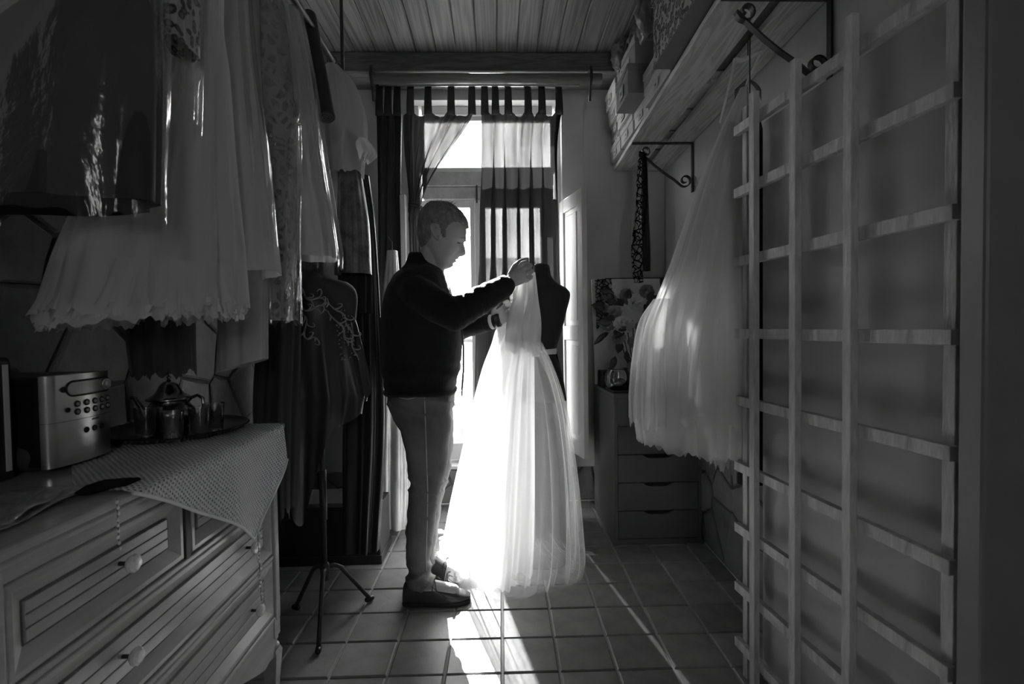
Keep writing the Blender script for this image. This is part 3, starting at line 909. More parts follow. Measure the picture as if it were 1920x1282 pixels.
for k in range(17):
    MB().ell((apex.x + .006 + .003 * math.sin(k * 1.7), apex.y + .012 + .004 * math.sin(k * .9), apex.z + .012 - k * .0115), .0035, .0035, .0042, 8, 6).build('bead', M_knob, bt, True)
MB().tube([apex + Vector((.004, .010, .01)), apex + Vector((.007, .014, -.18))], .0009, 5).build('thread', M_iron, bt)

# ================================================================== DRAWER UNIT under the shelf
M_cab = mat('grey_unit', .13, .45, .1, 6)
CX0 = P(1153, 1030, 2.70).x; CX1 = P(1317, 1030, 2.70).x; CY0, CY1 = 2.70, 3.26; CZ = .815
cb = thing('drawer_unit', ((CX0 + CX1) / 2, 2.98, 0), 'plain drawer unit of five drawers with cut-out grips', 'drawer unit')
ca = MB().box(CX0, CX0 + .02, CY0, CY1, 0, CZ - .02).box(CX1 - .02, CX1, CY0, CY1, 0, CZ - .02).box(CX0, CX1, CY0, CY1, CZ - .02, CZ)
ca.box(CX0 + .02, CX1 - .02, CY1 - .01, CY1, 0, CZ - .02).box(CX0 + .02, CX1 - .02, CY0 + .01, CY1 - .01, .0, .03)
ca.build('carcass', M_cab, cb, bevel=.002)
nh = (CZ - .02 - .035) / 5
for k in range(5):
    z0 = .035 + k * nh + .002; z1 = .035 + (k + 1) * nh - .002
    xa, xb = CX0 + .022, CX1 - .022; xm = (xa + xb) / 2
    pl = [(xa, z0), (xb, z0), (xb, z1)]
    for t in range(9):
        u = t / 8; xx = xm + .085 * (1 - 2 * u); dz = .020 * (min(1, min(u, 1 - u) * 5)) ** .7
        pl.append((xx, z1 - dz))
    pl.append((xa, z1))
    MB().prism([Vector((x, CY0 + .002, z)) for x, z in pl], (0, .018, 0)).build('drawer', M_cab, cb)
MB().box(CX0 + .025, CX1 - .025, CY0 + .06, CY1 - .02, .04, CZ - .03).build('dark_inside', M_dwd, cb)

# ---- things on the drawer unit
cv = thing('canvas', (CX0 + .1, CY1 + .05, CZ), 'white canvas leaning on the wall behind the roses', 'canvas')
k0 = P(1115, 690, 3.22); k1 = P(1237, 522, 3.30)
MB().add([(k0.x, 3.20, CZ), (k1.x, 3.20, CZ), (k1.x, 3.30, k1.z), (k0.x, 3.30, k1.z),
          (k0.x, 3.22, CZ), (k1.x, 3.22, CZ), (k1.x, 3.32, k1.z), (k0.x, 3.32, k1.z)],
         [(0,1,2,3),(7,6,5,4),(0,4,5,1),(2,6,7,3),(1,5,6,2),(0,3,7,4)]).build('stretched_canvas', mat('canvas_white', .8, .9, .08, 20, bump=.1, bscale=120), cv)
def lace_patch(u, v):
    x = lerp(k0.x + .02, k0.x + .13, u); t = 1 - v * .5 * (1 - .5 * u)
    return Vector((x, lerp(3.20, 3.30, t) - .004, lerp(CZ, k1.z, t)))
MB().grid(lace_patch, 8, 8).build('lace_applique', sheer('black_lace', .015, .95, .05, .1, lace=42, lace_thr=(.08, .16), lace_min=.25), cv, True)
ds = MB().box(k0.x + .10, k1.x + .05, 3.335, 3.36, CZ, k1.z + .01)
tag(ds.build('dark_picture', mat('dark_print', .07, .6, .4, 8), None), 'dark picture standing behind the white canvas', 'picture')
vx = P(1190, 690, 3.04); vz = CZ
vs1 = thing('flower_vase', (vx.x, 3.04, CZ), 'pale vase of roses and dark leaves on the drawer unit', 'vase')
MB().lathe([(0, 0), (.035, 0), (.045, .02), (.052, .08), (.045, .14), (.050, .155), (.044, .155), (.040, .14), (0, .13)], (vx.x, 3.04, CZ), 28).build('vase', mat('grey_ceramic', .22, .3, .1), vs1, True)
M_rose = mat('rose_petal', .85, .6, .1, 30, trans=.25)
M_rose2 = mat('dark_rose_petal', .42, .6, .2, 30, trans=.2)
M_leaf = mat('dark_leaf', .06, .4, .3, 30)
def rose(c, r, m, seed):
    rnd = random.Random(seed)
    mb = MB()
    for layer, (nP, rr, tilt, up) in enumerate(((3, .35, .2, .25), (4, .6, .5, .15), (5, .9, .85, .0), (6, 1.1, 1.15, -.15))):
        for k in range(nP):
            a_ = 6.283 * (k + .5 * (layer % 2)) / nP + rnd.uniform(-.15, .15)
            rad = r * rr
            def pf(u, v, a_=a_, rad=rad, tilt=tilt, up=up):
                s = (u - .5) * 2; wth = rad * (.35 + .75 * math.sin(min(1, v + .15) * math.pi * .55))
                out = rad * (.25 + .75 * math.sin(v * tilt)) ; h = r * (up - .45 + v * (1.0 - tilt * .45))
                aa = a_ + s * wth / max(rad, 1e-4) * .8
                curl = .12 * r * v * v * abs(s)
                return Vector((math.cos(aa) * (out + curl), math.sin(aa) * (out + curl) , h - curl * .6))
            g = MB().grid(pf, 6, 5)
            mb.add(g.v, g.f)
    R = Matrix.Rotation(math.radians(62 + rnd.uniform(-12, 12)), 3, 'X') @ Matrix.Rotation(rnd.uniform(0, 6), 3, 'Z')
    Rz = Matrix.Rotation(rnd.uniform(-.6, .6), 3, 'Z')
    mb.v = [tuple(Vector(c) + Rz @ (R @ Vector(p))) for p in mb.v]
    return mb.build('rose', m, vs1, True)
for (x, y, Y, r, m) in ((1195, 566, 2.98, .055, M_rose), (1170, 606, 2.96, .055, M_rose), (1212, 545, 3.06, .04, M_rose2), (1178, 555, 3.08, .05, M_rose2), (1150, 585, 3.02, .045, M_rose2), (1135, 575, 3.05, .036, M_rose2), (1140, 610, 3.0, .036, M_rose2), (1188, 640, 3.0, .034, M_rose2), (1160, 632, 3.0, .038, M_rose2), (1205, 612, 3.02, .042, M_rose2), (1146, 556, 3.06, .035, M_rose2)):
    rose(P(x, y, Y), r, m, int(x + y))
def leafy(c, d, L, W, par, m):
    d = Vector(d).normalized(); s = d.cross(Vector((.1, 1, .25))).normalized(); n = s.cross(d)
    def pf(u, v): return Vector(c) + d * (L * v) + s * ((u - .5) * W * math.sin(math.pi * (v ** .8)) ) + n * (.15 * L * (v * v) + .3 * W * abs(u - .5))
    return MB().grid(pf, 4, 7).build('leaf', m, par, True, solid=.0008)
rnd = random.Random(4)
for k in range(34):
    x, y = rnd.uniform(1132, 1222), rnd.uniform(550, 668)
    dx = (x - 1180) / 50; dz = -(y - 600) / 60 - .2
    leafy(P(x, y, 3.0 + rnd.uniform(-.05, .08)), (dx + rnd.uniform(-.4, .4), rnd.uniform(-.9, .3), dz + rnd.uniform(-.5, .3)), rnd.uniform(.06, .10), rnd.uniform(.03, .055), vs1, M_leaf)
for k in range(6):
    q = P(1150 + 12 * k, 600, 3.02); MB().tube([(vx.x, 3.04, CZ + .12), ((vx.x + q.x) / 2, 3.02, CZ + .2), q], .003, 6).build('stem', M_leaf, vs1)
gb = P(1158, 712, 2.86)
g = thing('glass_bowl', (gb.x, 2.86, CZ), 'round dark glass bowl on the drawer unit', 'bowl')
MB().lathe([(0, .004), (.03, .0), (.06, .02), (.074, .055), (.070, .095), (.055, .120), (.060, .128), (.056, .128), (.050, .119), (.066, .09), (.070, .055), (.055, .022), (0, .010)], (gb.x, 2.86, CZ), 32).build('bowl', plastic_film('smoked_glass', base=.05, gl=.9, rough=.05, haze=.04, bscale=8, bstr=.1), g, True)
MB().ell((gb.x, 2.86, CZ + .045), .05, .05, .03, 20, 10).build('contents', mat('dark_buttons', .03, .4, .6, 60, bump=.8, bscale=80), g, True)
nb = P(1128, 735, 3.02)
fbk = MB().box(CX0 + .015, CX0 + .26, 2.76, 2.98, CZ + .0005, CZ + .012)
tag(fbk.build('flat_folder', mat('dark_folder', .04, .5), None, bevel=.002), 'dark flat folder under the glass bowl', 'folder')
bxk = MB().box(CX0 + .01, CX0 + .09, 3.02, 3.17, CZ, CZ + .095)
tag(bxk.build('dark_box', mat('dark_card', .03, .7), None, bevel=.003), 'small dark box in front of the white canvas', 'box')

# ================================================================== WALL SHELF with scroll brackets
SZ = 2.20
sx0 = P(1184, 271, 2.86).x
sh = thing('wall_shelf', (.93, 2.3, SZ - .1), 'rough two-plank wall shelf on wrought iron scroll brackets', 'shelf')
def plank(x0, x1, y0, y1, z0, z1):
    # follow the wall's slight angle
    def sk(p): return (p[0] + .042 * (p[1] - 2.86), p[1], p[2])
    m = MB().box(x0, x1, y0, y1, z0, z1); m.v = [sk(p) for p in m.v]
    m.build('plank', M_shelf_wood, sh, bevel=.003)
XW = XR(2.86)
plank(sx0, sx0 + .165, .55, YB - .03, SZ, SZ + .024)
plank(sx0 + .215, XW - .006, .55, YB - .03, SZ, SZ + .024)
for yy in (3.30, 2.95, 2.25, 1.45, .75): 
    m = MB().box(sx0 + .02, XW - .02, yy - .03, yy + .03, SZ + .0242, SZ + .044); m.v = [(p[0] + .042 * (p[1] - 2.86), p[1], p[2]) for p in m.v]
    m.build('cross_batten', M_shelf_wood, sh)
def scroll(c, r0, r1, a0, a1, Y, n=22):
    return [Vector((c[0] + lerp(r0, r1, k / n) * math.cos(lerp(a0, a1, k / n)), Y, c[1] + lerp(r0, r1, k / n) * math.sin(lerp(a0, a1, k / n)))) for k in range(n + 1)]
def bracket(Y):
    xw = XR(Y) - .004; xf = xw - (XW - sx0) + .005; w_ = .022; t_ = .006
    zt = SZ - .005
    br_ = MB()
    br_.bar((xf, Y, zt), (xw, Y, zt), w_, t_)
    ob = br_.build('bracket', M_iron, sh)
    MB().bar((xw - .003, Y, zt), (xw - .003, Y, zt - .27), w_, t_, up=(1, 0, 0)).build('upright', M_iron, ob)
    # diagonal stay: scroll - bar - scroll
    path = scroll((xf + .075, zt - .042), .010, .033, math.radians(250), math.radians(250) - math.radians(430), Y)
    a0 = path[-1]
    path += [Vector((lerp(a0.x, xw - .085, q), Y, lerp(a0.z, zt - .215, q) - .012 * math.sin(q * math.pi))) for q in (.15, .4, .65, .9)]
    path += scroll((xw - .045, zt - .205), .038, .012, math.radians(215), math.radians(215 + 440), Y)
    mb = MB()
    o = None
    vs_ = []; fs = []
    for i, p in enumerate(path):
        d = (path[min(i+1, len(path)-1)] - path[max(i-1, 0)]).normalized(); n_ = Vector((-d.z, 0, d.x)) * (t_ / 2)
        vs_ += [p + n_ + Vector((0, -w_/2, 0)), p + n_ + Vector((0, w_/2, 0)), p - n_ + Vector((0, w_/2, 0)), p - n_ + Vector((0, -w_/2, 0))]
    for i in range(len(path) - 1):
        for k in range(4): fs.append((i*4+k, i*4+(k+1) % 4, (i+1)*4+(k+1) % 4, (i+1)*4+k))
    mb.add(vs_, fs).build('scroll_stay', M_iron, ob, smooth=35)
bracket(2.86); bracket(1.60)

# ================================================================== BOXES AND BAGS on the shelf
M_b = [mat('carton_%d' % k, v, .75, .08, 10, bump=.05) for k, v in enumerate((.44, .52, .36, .60, .28))]
SXF = sx0 - .005
def carton(y0, y1, z0, z1, x0, x1, m, label, lidh=.03, lid=True, group='shoe boxes on the wall shelf'):
    c = .042 * ((y0 + y1) / 2 - 2.86)
    t = thing('shoe_box', ((x0 + x1) / 2 + c, (y0 + y1) / 2, z0), label, 'box', group)
    MB().box(x0 + c, x1 + c, y0, y1, z0, z1).build('box_body', m, t, bevel=.002)
    if lid: MB().box(x0 + c - .004, x1 + c + .004, y0 - .004, y1 + .004, z1 - lidh, z1 + .003).build('lid', m, t, bevel=.002)
    # paper label with a dark mark on the end facing the room
    yc = (y0 + y1) / 2
    MB().box(x0 + c - .0062, x0 + c - .0042, yc - .035, yc + .035, lerp(z0, z1, .15), lerp(z0, z1, .58)).build('paper_label', mat('label_paper', .55, .8), t)
    MB().box(x0 + c - .0068, x0 + c - .0061, yc - .012, yc + .008, lerp(z0, z1, .28), lerp(z0, z1, .40)).build('label_mark', M_blackplastic, t)
zb = SZ + .046
# far column
z = zb
hs = [.095, .055, .075, .085, .105]
names = ['bottom', 'second from the bottom', 'middle', 'fourth from the bottom', 'topmost']
for k, h in enumerate(hs):
    d = [.0, .012, .004, -.012, -.03][k]
    carton(3.12 + d * .4, 3.37, z, z + h, SXF - .01 + d, SXF + .27, M_b[(k * 2) % 5], 'shoe box, %s of the stack next to the window wall' % names[k]); z += h + .0035
z = zb
for k, h in enumerate([.10, .085, .16, .10]):
    d = [.0, -.02, -.03, -.02][k]
    carton(2.83, 3.09, z, z + h, SXF + .0 + d, SXF + .28, M_b[(k * 2 + 1) % 5], 'shoe box, %s of the second stack from the window wall' % ['bottom', 'second', 'tall third', 'topmost'][k]); z += h + .0035
z = zb
for k, h in enumerate([.085, .14, .14]):
    d = [.015, -.085, -.05][k]
    carton(2.55, 2.80, z, z + h, SXF + d, SXF + .28, M_b[(k + 3) % 5], 'shoe box, %s of the stack jutting out over the shelf edge' % ['bottom', 'dark sided middle', 'topmost'][k]); z += h + .0035
z = zb
for k, h in enumerate([.085, .07]):
    carton(2.16, 2.52, z, z + h, SXF + .004 - .006 * k, SXF + .29, M_b[3 - k * 2], 'pale flat box, %s, left of the leopard print box' % ['lower', 'upper'][k]); z += h + .0035
def leopard(name, sc_):
    m = bpy.data.materials.new(name); m.use_nodes = True
    nt = m.node_tree; b_ = nt.nodes['Principled BSDF']; b_.inputs['Roughness'].default_value = .45
    tc = nn(nt, 'ShaderNodeTexCoord'); nz = nn(nt, 'ShaderNodeTexNoise'); nz.inputs['Scale'].default_value = 24
    nt.links.new(tc.outputs['Object'], nz.inputs['Vector'])
    ad = nn(nt, 'ShaderNodeVectorMath', operation='MULTIPLY_ADD'); ad.inputs[1].default_value = (.02, .02, .02)
    nt.links.new(nz.outputs['Color'], ad.inputs[0]); nt.links.new(tc.outputs['Object'], ad.inputs[2])
    vo = nn(nt, 'ShaderNodeTexVoronoi'); vo.inputs['Scale'].default_value = sc_
    nt.links.new(ad.outputs[0], vo.inputs['Vector'])
    cr = nn(nt, 'ShaderNodeValToRGB'); e = cr.color_ramp.elements
    e[0].position = 0; e[0].color = (.16, .16, .16, 1); e[1].position = .30; e[1].color = (.16, .16, .16, 1)
    for p, v in ((.34, .012), (.52, .012), (.56, .42), (1.0, .42)):
        q = cr.color_ramp.elements.new(p); q.color = (v, v, v, 1)
    nt.links.new(vo.outputs['Distance'], cr.inputs[0]); nt.links.new(cr.outputs[0], b_.inputs['Base Color'])
    return m
M_leo = leopard('leopard_print', 42)
M_leo2 = leopard('leopard_fabric', 62)
lp_ = thing('leopard_box', (.95, 1.8, SZ + .05), 'large leopard print storage box on the wall shelf', 'box')
c0 = -.045
MB().box(SXF - .095, SXF + .25, 1.48, 2.14, SZ + .050, SZ + .36).build('box_body', M_leo, lp_, bevel=.004)
MB().box(SXF - .096, SXF + .251, 1.479, 2.141, SZ + .0455, SZ + .051).build('base', mat('grey_board', .16, .7), lp_)
MB().box(SXF - .103, SXF + .258, 1.47, 2.15, SZ + .30, SZ + .365).build('lid', M_leo, lp_, bevel=.004)
nbx = MB().box(SXF - .02, SXF + .26, .95, 1.42, zb, SZ + .23)
tag(nbx.build('storage_box', M_b[0], None, bevel=.004), 'plain pale box on the shelf nearest the camera', 'box')
# crumpled carrier bags on top of the boxes
def bag(name, c, rx, ry, rz, m, seed, label, handles=True):
    t = thing(name, (c[0], c[1], c[2] - rz), label, 'bag')
    def pf(u, v):
        a_ = u * 6.283; ph = v * math.pi
        d = Vector((math.sin(ph)*math.cos(a_), math.sin(ph)*math.sin(a_), math.cos(ph)))
        k = 1 + .32 * mnoise.noise(d * 2.3 + Vector((seed, 0, 0))) + .14 * mnoise.noise(d * 6 + Vector((0, seed, 0)))
        return Vector((c[0] + rx*d.x*k, c[1] + ry*d.y*k, c[2] + rz*max(d.z*k, -1)))
    MB().grid(pf, 48, 28, closed=True).build('bag', m, t, True)
    if handles:
        for s in (-1, 1):
            pts = [(c[0] - rx*.8 + s*.01, c[1] + s*ry*.3, c[2] + rz*.1), (c[0] - rx*1.1, c[1] + s*ry*.35, c[2] - rz*.2), (c[0] - rx*1.15, c[1] + s*ry*.4, c[2] - rz*.7), (c[0] - rx*.95, c[1] + s*ry*.45, c[2] - rz*.85)]
            MB().tube(pts, [.012, .02, .018, .006], 8, flat=.3).build('handle', m, t, True)
M_bag = mat('pale_bag', .42, .35, .15, 8, trans=.35, bump=.4, bscale=10)
M_zebra = mat('zebra_bag', .14, .4, .95, 14, bump=.3, stretch=(1, 1, .3))
bag('carrier_bag', P(1197, 75, 2.72), .05, .09, .075, M_bag, 1.3, 'crumpled pale plastic bag hanging off the tall shoe box stack')
bag('carrier_bag', P(1166, 105, 3.0), .06, .08, .085, M_bag, 5.1, 'pale plastic bag on the second shoe box stack', False)
bag('patterned_bag', P(1176, 152, 2.81), .025, .02, .09, M_zebra, 8.8, 'narrow black and white patterned bag between shoe box stacks', False)
bag('patterned_bag', P(1215, 25, 2.34), .05, .10, .11, M_zebra, 3.2, 'zebra patterned bag against the leopard print box', False)

# ================================================================== TRELLIS and the board behind it
tA, tE = P(1423, 614, 1.56), P(1768, 628, .965)
tdir = Vector((tA.x - tE.x, tA.y - tE.y, 0)).normalized()
tn = Vector((-tdir.y, tdir.x, 0))
if tn.x > 0: tn = -tn            # towards the room
def TP(x, z=0):
    """point of the trellis plane under image column x"""
    d = ray(x, 620); n_ = tn
    s = (tA - O).dot(n_) / d.dot(n_)
    p = O + d * s
    return Vector((p.x, p.y, z))
tl = thing('wooden_trellis', TP(1560), 'wooden lattice trellis of thin laths standing in front of white board', 'trellis')
for x, off in ((1391, -.019), (1425, .019), (1503, .019), (1608, .019), (1772, -.019)):
    p = TP(x) + tn * off
    MB().bar(p, p + Vector((0, 0, 1.885)), .019, .026, up=tdir).build('upright', M_lath, tl, bevel=.0015)
pa, pb = TP(1381), TP(1792)
for z in (1.815, 1.612, 1.386, 1.150, .928, .708, .500, .300, .110):
    MB().bar(pa + Vector((0, 0, z)), pb + Vector((0, 0, z)), .019, .030).build('rail', M_lath, tl, bevel=.0015)
q0, q1 = TP(1396) - tn * .062, TP(1800) - tn * .062
bd = MB().prism([q0 + Vector((0, 0, 0)), q1, q1 - tn * .03, q0 - tn * .03], (0, 0, 1.83))
tag(bd.build('white_board', mat('board_paint', .42, .6, .1, 3, bump=.05), None, bevel=.003), 'tall pale board standing behind the wooden trellis', 'board')

# ================================================================== CURTAINS
pole = thing('curtain_pole', (0, 3.13, 2.66), 'thick wooden curtain pole on two hooks under the beam', 'curtain pole')
pl0, pl1 = P(697, 153, 3.13), P(1128, 142, 3.13)
pz = (pl0.z + pl1.z) / 2
MB().tube([(pl0.x, 3.13, pz), (pl1.x, 3.13, pz)], .030, 14).build('pole', mat('pole_wood', .22, .5, .2, 8, stretch=(.3, 4, 4), wood=True), pole, True)
for xx in (P(698, 150, 3.13).x, P(1107, 150, 3.13).x):
    MB().tube([(xx, 3.30, pz + .06), (xx, 3.10, pz + .055), (xx, 3.085, pz), (xx, 3.12, pz - .038), (xx, 3.15, pz - .07), (xx, 3.16, pz - .12)], .009, 8).build('hook', M_iron, pole, True)
rodz = pz + .012
rod = MB().tube([(pl0.x + .02, 3.24, rodz), (pl1.x - .12, 3.24, rodz)], .009, 10)
rodt = thing('curtain_rod', (0, 3.24, rodz), 'thin metal rod carrying the tab curtains', 'curtain rod')
rod.build('rod', mat('brass_rod', .5, .3, .1, metal=1), rodt, True)
M_cur = sheer('sheer_curtain', .04, .968, .02, .08, gloss=.06, rough=.4, streak=.035)
M_curd = mat('dark_curtain', .018, .6, .3, 10, sheen=.1)
CY = 3.24
def curtain(name, label, top, rows, folds, amp, m, tabs, seed, nu=140, nv=60, pleat=.40):
    """rows: list of (y_px, xl, xr); top tabs given as pixel columns"""
    t = thing(name, (P((rows[0][1] + rows[0][2]) / 2, 600, CY).x, CY, 0), label, 'curtain')
    ys = []; xa = []; xb = []
    for y, l, r in rows:
        p, q = P(l, y, CY), P(r, y, CY); ys.append(-(p.z + q.z) / 2); xa.append(p.x); xb.append(q.x)
    rnd = random.Random(seed)
    ph = [rnd.uniform(0, 6.28) for _ in range(4)]
    z_top = -ys[0]; z_bot = -ys[-1]
    R = np.stack([xa, xb], 1)
    def pf(u, v):
        z = lerp(z_top, z_bot, v)
        a_, b_ = catmull(ys, R, -z)
        uu = u + .012 * math.sin(6.28 * 2.3 * u + ph[0])
        A = amp * (.45 + .55 * min(1, v * 2.5))
        y = CY + A * math.sin(6.283 * folds * uu + ph[1] + .5 * math.sin(v * 3)) + .4 * A * math.sin(6.283 * folds * 2.3 * uu + ph[2] + v)
        sc = 0
        if tabs and v < .03:     # scalloped top edge between tabs
            px = min(abs(a_ + (b_ - a_) * u - tx_) for tx_ in tabx)
            sc = -min(.05, px * 1.2) * (1 - v / .03)
        x = lerp(a_, b_, u) + pleat * (1 + .7 * min(1, max(0, (v - .40) / .12))) * (b_ - a_) / folds * math.sin(6.283 * folds * uu + ph[1] + 1.57) * min(1, .15 + v * 3) * min(1, (1 - u) / .07, .2 + u / .05)
        return Vector((x, y, z + sc))
    tabx = [P(x, 200, CY).x for x in tabs]
    MB().grid(pf, nu, nv).build('cloth', m, t, True, fixn=False)
    if m is M_cur and folds == 6:
        MB().grid(lambda u, v: pf(.93 + .07 * u, v) + Vector((0, -.004, 0)), 14, nv).build('sun_stop_hem', M_curd, t, True, fixn=False)  # opaque dark edge strip, added to block sun through the single cloth layer
    for x in tabs:
        xx = P(x, 200, CY).x; w_ = .020
        MB().grid(lambda u, v: Vector((xx + (u - .5) * 2 * w_ * (1 + .25 * v), CY + .012 * math.cos(v * 3.14) - .01 * math.sin(v * 3.14), lerp(rodz + .011, z_top - .045, v))), 4, 6).build('tab', m, t, True, solid=.002)
    return t
curtain('dark_curtain', 'opaque dark curtain hanging at the left end of the pole', None,
        [(205, 706, 754), (400, 708, 752), (600, 704, 760), (800, 690, 770), (930, 684, 776)], 3, .022, M_curd, [712, 728, 745], 2, 90, 50)
lc = curtain('tied_curtain', 'sheer curtain swept aside to the left and tied back', None,
        [(203, 757, 892), (240, 757, 874), (290, 760, 838), (340, 765, 806), (385, 768, 790), (430, 762, 788), (600, 755, 800), (920, 750, 808)], 5, .026, M_cur, [770, 803, 846, 885], 5, 130, 60)
tbk = P(779, 386, CY)
MB().tube([(tbk.x + .045 * math.cos(a_), CY + .035 * math.sin(a_), tbk.z - .01 * math.cos(a_)) for a_ in np.linspace(0, 6.283, 20)], .008, 6, cap=False).build('tieback', M_curd, lc, True)
curtain('long_curtain', 'sheer curtain hanging straight at the right half of the window', None,
        [(203, 903, 1054), (260, 903, 1046), (330, 903, 1045), (400, 902, 1047), (500, 902, 1049), (700, 900, 1052), (925, 898, 1056)], 6, .030, M_cur, [909, 929, 953, 990, 1016, 1048], 9, 190, 60)

# ================================================================== DRAPED GARMENTS
def rows_px(rows, Y):
    """(y, xl, xr[, half depth]) pixel rows at distance Y -> (z, cx, a, b)"""
    out = []
    for r in rows:
        p, q = P(r[1], r[0], Y), P(r[2], r[0], Y)
        a_ = (q.x - p.x) / 2
        out.append(((p.z + q.z) / 2, (p.x + q.x) / 2, a_, r[3] if len(r) > 3 else a_ * .45))
    return out
def drape(rows, Y, folds=9, amp=.10, seed=0, nu=120, nv=60, ruf=.0, grow=1.0, sk=0.0, inset=1.0, z_cut=None, spread=1.0, fine=.4, phase=0, hem=.0):
    """closed hanging cloth: ellipse rings with folds that deepen towards the hem"""
    rnd = random.Random(seed)
    ph = [rnd.uniform(0, 6.28) for _ in range(8)]
    rr = rows_px(rows, Y)
    zs = [-r[0] for r in rr]; R = np.array([r[1:] for r in rr])
    def pf(u, v):
        zz = lerp(rr[0][0], rr[-1][0], v)
        cx, a_, b_ = catmull(zs, R, -zz)
        th = 6.283 * u
        w_ = th + .22 * math.sin(2 * th + ph[0]) + .12 * math.sin(3 * th + ph[1] + v * .7)
        g = amp * (.25 + .75 * v ** grow)
        f = math.sin(folds * w_ + ph[2] + .6 * math.sin(v * 2.5 + ph[3]))
        f += fine * math.sin(folds * 2.37 * w_ + ph[4] + v * 1.2) + fine * .35 * math.sin(folds * 4.1 * w_ + ph[5] - v * 2)
        k = 1 + g * f - g * .8
        x = cx + a_ * inset * k * math.cos(th)
        y = Y + (b_ * inset * (1 + g * 1.5 * f) ) * math.sin(th) * spread + sk * v
        z = zz
        if ruf: z += ruf * v ** 6 * math.sin(folds * 2 * w_ + ph[6]) + ruf * .6 * v ** 6 * math.sin(folds * 5.3 * w_ + ph[7])
        if hem: z += hem * v ** 3 * math.cos(th)
        return Vector((x, y, z))
    return MB().grid(pf, nu, nv, closed=True)
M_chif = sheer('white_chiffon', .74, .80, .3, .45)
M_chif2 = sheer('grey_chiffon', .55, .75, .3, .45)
M_tul = sheer('white_tulle', .80, .22, .50, .5)
M_film = plastic_film()
M_film2 = plastic_film('soft_film', base=.05, gl=.35, rough=.2, haze=.09, bscale=5, bstr=.8)
M_darkdress = mat('dark_dress', .022, .75, .4, 8, sheen=.1)
M_satin = mat('white_satin', .62, .30, .06, 6, trans=.25)
M_greycloth = mat('grey_cloth', .38, .75, .2, 9, trans=.2)
RAILX, RAILZ = -.70, 2.36
rl = thing('clothes_rail', (RAILX, 1.5, RAILZ), 'metal clothes rail high along the left wall', 'clothes rail')
MB().tube([(RAILX, .45, RAILZ), (RAILX, 2.50, RAILZ)], .014, 12).build('rail', M_iron, rl, True)
for yy in (.6, 1.5, 2.46):
    MB().tube([(RAILX, yy, RAILZ), (RAILX, yy, CEIL)], .008, 8).build('ceiling_hanger', M_iron, rl, True)
M_hang = mat('hanger_wood', .30, .4, .2, 10)
def hanger(parent, cx, Y, zn, half=.20, drop=.075):
    pts = [(cx - half, Y, zn - drop), (cx - half * .5, Y, zn - drop * .35), (cx, Y, zn), (cx + half * .5, Y, zn - drop * .35), (cx + half, Y, zn - drop)]
    MB().tube(pts, [.008, .010, .011, .010, .008], 8, flat=1.4).build('hanger', M_hang, parent, True)
    hk = [(cx, Y, zn)] + [(cx, Y, z_) for z_ in (lerp(zn, RAILZ - .02, .5), RAILZ - .02)] + [(cx + (RAILX - cx) + .02 * math.cos(a_), Y, RAILZ + .02 * math.sin(a_)) for a_ in np.linspace(-.6, 3.4, 9)]
    MB().tube(hk, .0025, 6).build('hook', M_iron, parent, True)
def garment(name, label, Y, rows, m, parts=(), cat='garment', film=None, neck=None, **kw):
    rr = rows_px(rows, Y)
    t = thing(name, (rr[0][1], Y, rr[-1][0]), label, cat, 'clothes on the rail')
    drape(rows, Y, **kw).build('cloth', m, t, True, fixn=False)
    zn = min((rr[0][0] if neck is None else P(400, neck, Y).z) + .01, RAILZ - .06)
    hanger(t, lerp(rr[0][1], RAILX, .0), Y, zn, half=max(.02, rr[0][2] * .8), drop=.03)
    if film is not None:
        frows, fkw, fm = film
        drape(frows, Y, **fkw).build('plastic_cover', fm, t, True, fixn=False)
    return t
# 1 dark dress in a clear cover, nearest the camera
garment('covered_dress', 'dark dress in a clear plastic cover, nearest on the rail', .93,
        [(-300, 205, 262, .04), (-70, 196, 284, .06), (0, 112, 298, .07), (100, -40, 304, .078), (200, -150, 305, .08), (385, -200, 306, .085)], M_darkdress, folds=5, amp=.06, seed=3, nu=110, nv=36, cat='dress',
        film=([(-305, 200, 268, .045), (-75, 190, 292, .068), (0, 104, 307, .08), (95, -48, 313, .086), (200, -165, 315, .09), (330, -200, 310, .09), (412, -215, 314, .088)],
              dict(folds=4, amp=.035, seed=8, nu=130, nv=60, ruf=.006, hem=-.006), M_film))
# 2 leopard blouse in its cover
garment('leopard_blouse', 'leopard print blouse under clear plastic beside the dark dress', 1.06,
        [(-330, 300, 350, .03), (-150, 270, 372, .05), (0, 296, 366, .05), (96, 312, 364, .045)], M_leo2, folds=4, amp=.06, seed=5, nu=80, nv=30, cat='blouse',
        film=([(-335, 300, 350, .03), (-150, 262, 378, .055), (0, 285, 372, .055), (120, 288, 372, .055), (235, 300, 368, .05)], dict(folds=4, amp=.06, seed=11, nu=100, nv=40, ruf=.01), M_film))
# 3 long chiffon skirt with frilled hem
ck = garment('chiffon_dress', 'white chiffon dress with frilled hem hanging over the chest of drawers', 1.18,
        [(-150, 330, 420, .05), (40, 330, 412, .06), (120, 320, 420, .08), (300, 215, 432, .12), (450, 140, 445, .14), (590, 92, 453, .155)], M_chif, folds=8, amp=.055, seed=7, nu=200, nv=80, ruf=.008, cat='dress', hem=.012)
for k, (ins, y1) in enumerate(((.985, 575), (.96, 590), (.93, 600))):
    drape([(500, 128, 446, .15), (560, 105, 450, .155), (y1 + 6, 88, 458, .16)], 1.18, folds=22, amp=.035, seed=20 + k, nu=320, nv=16, ruf=.005, inset=ins, hem=.012).build('frill', M_chif, ck, True, fixn=False)
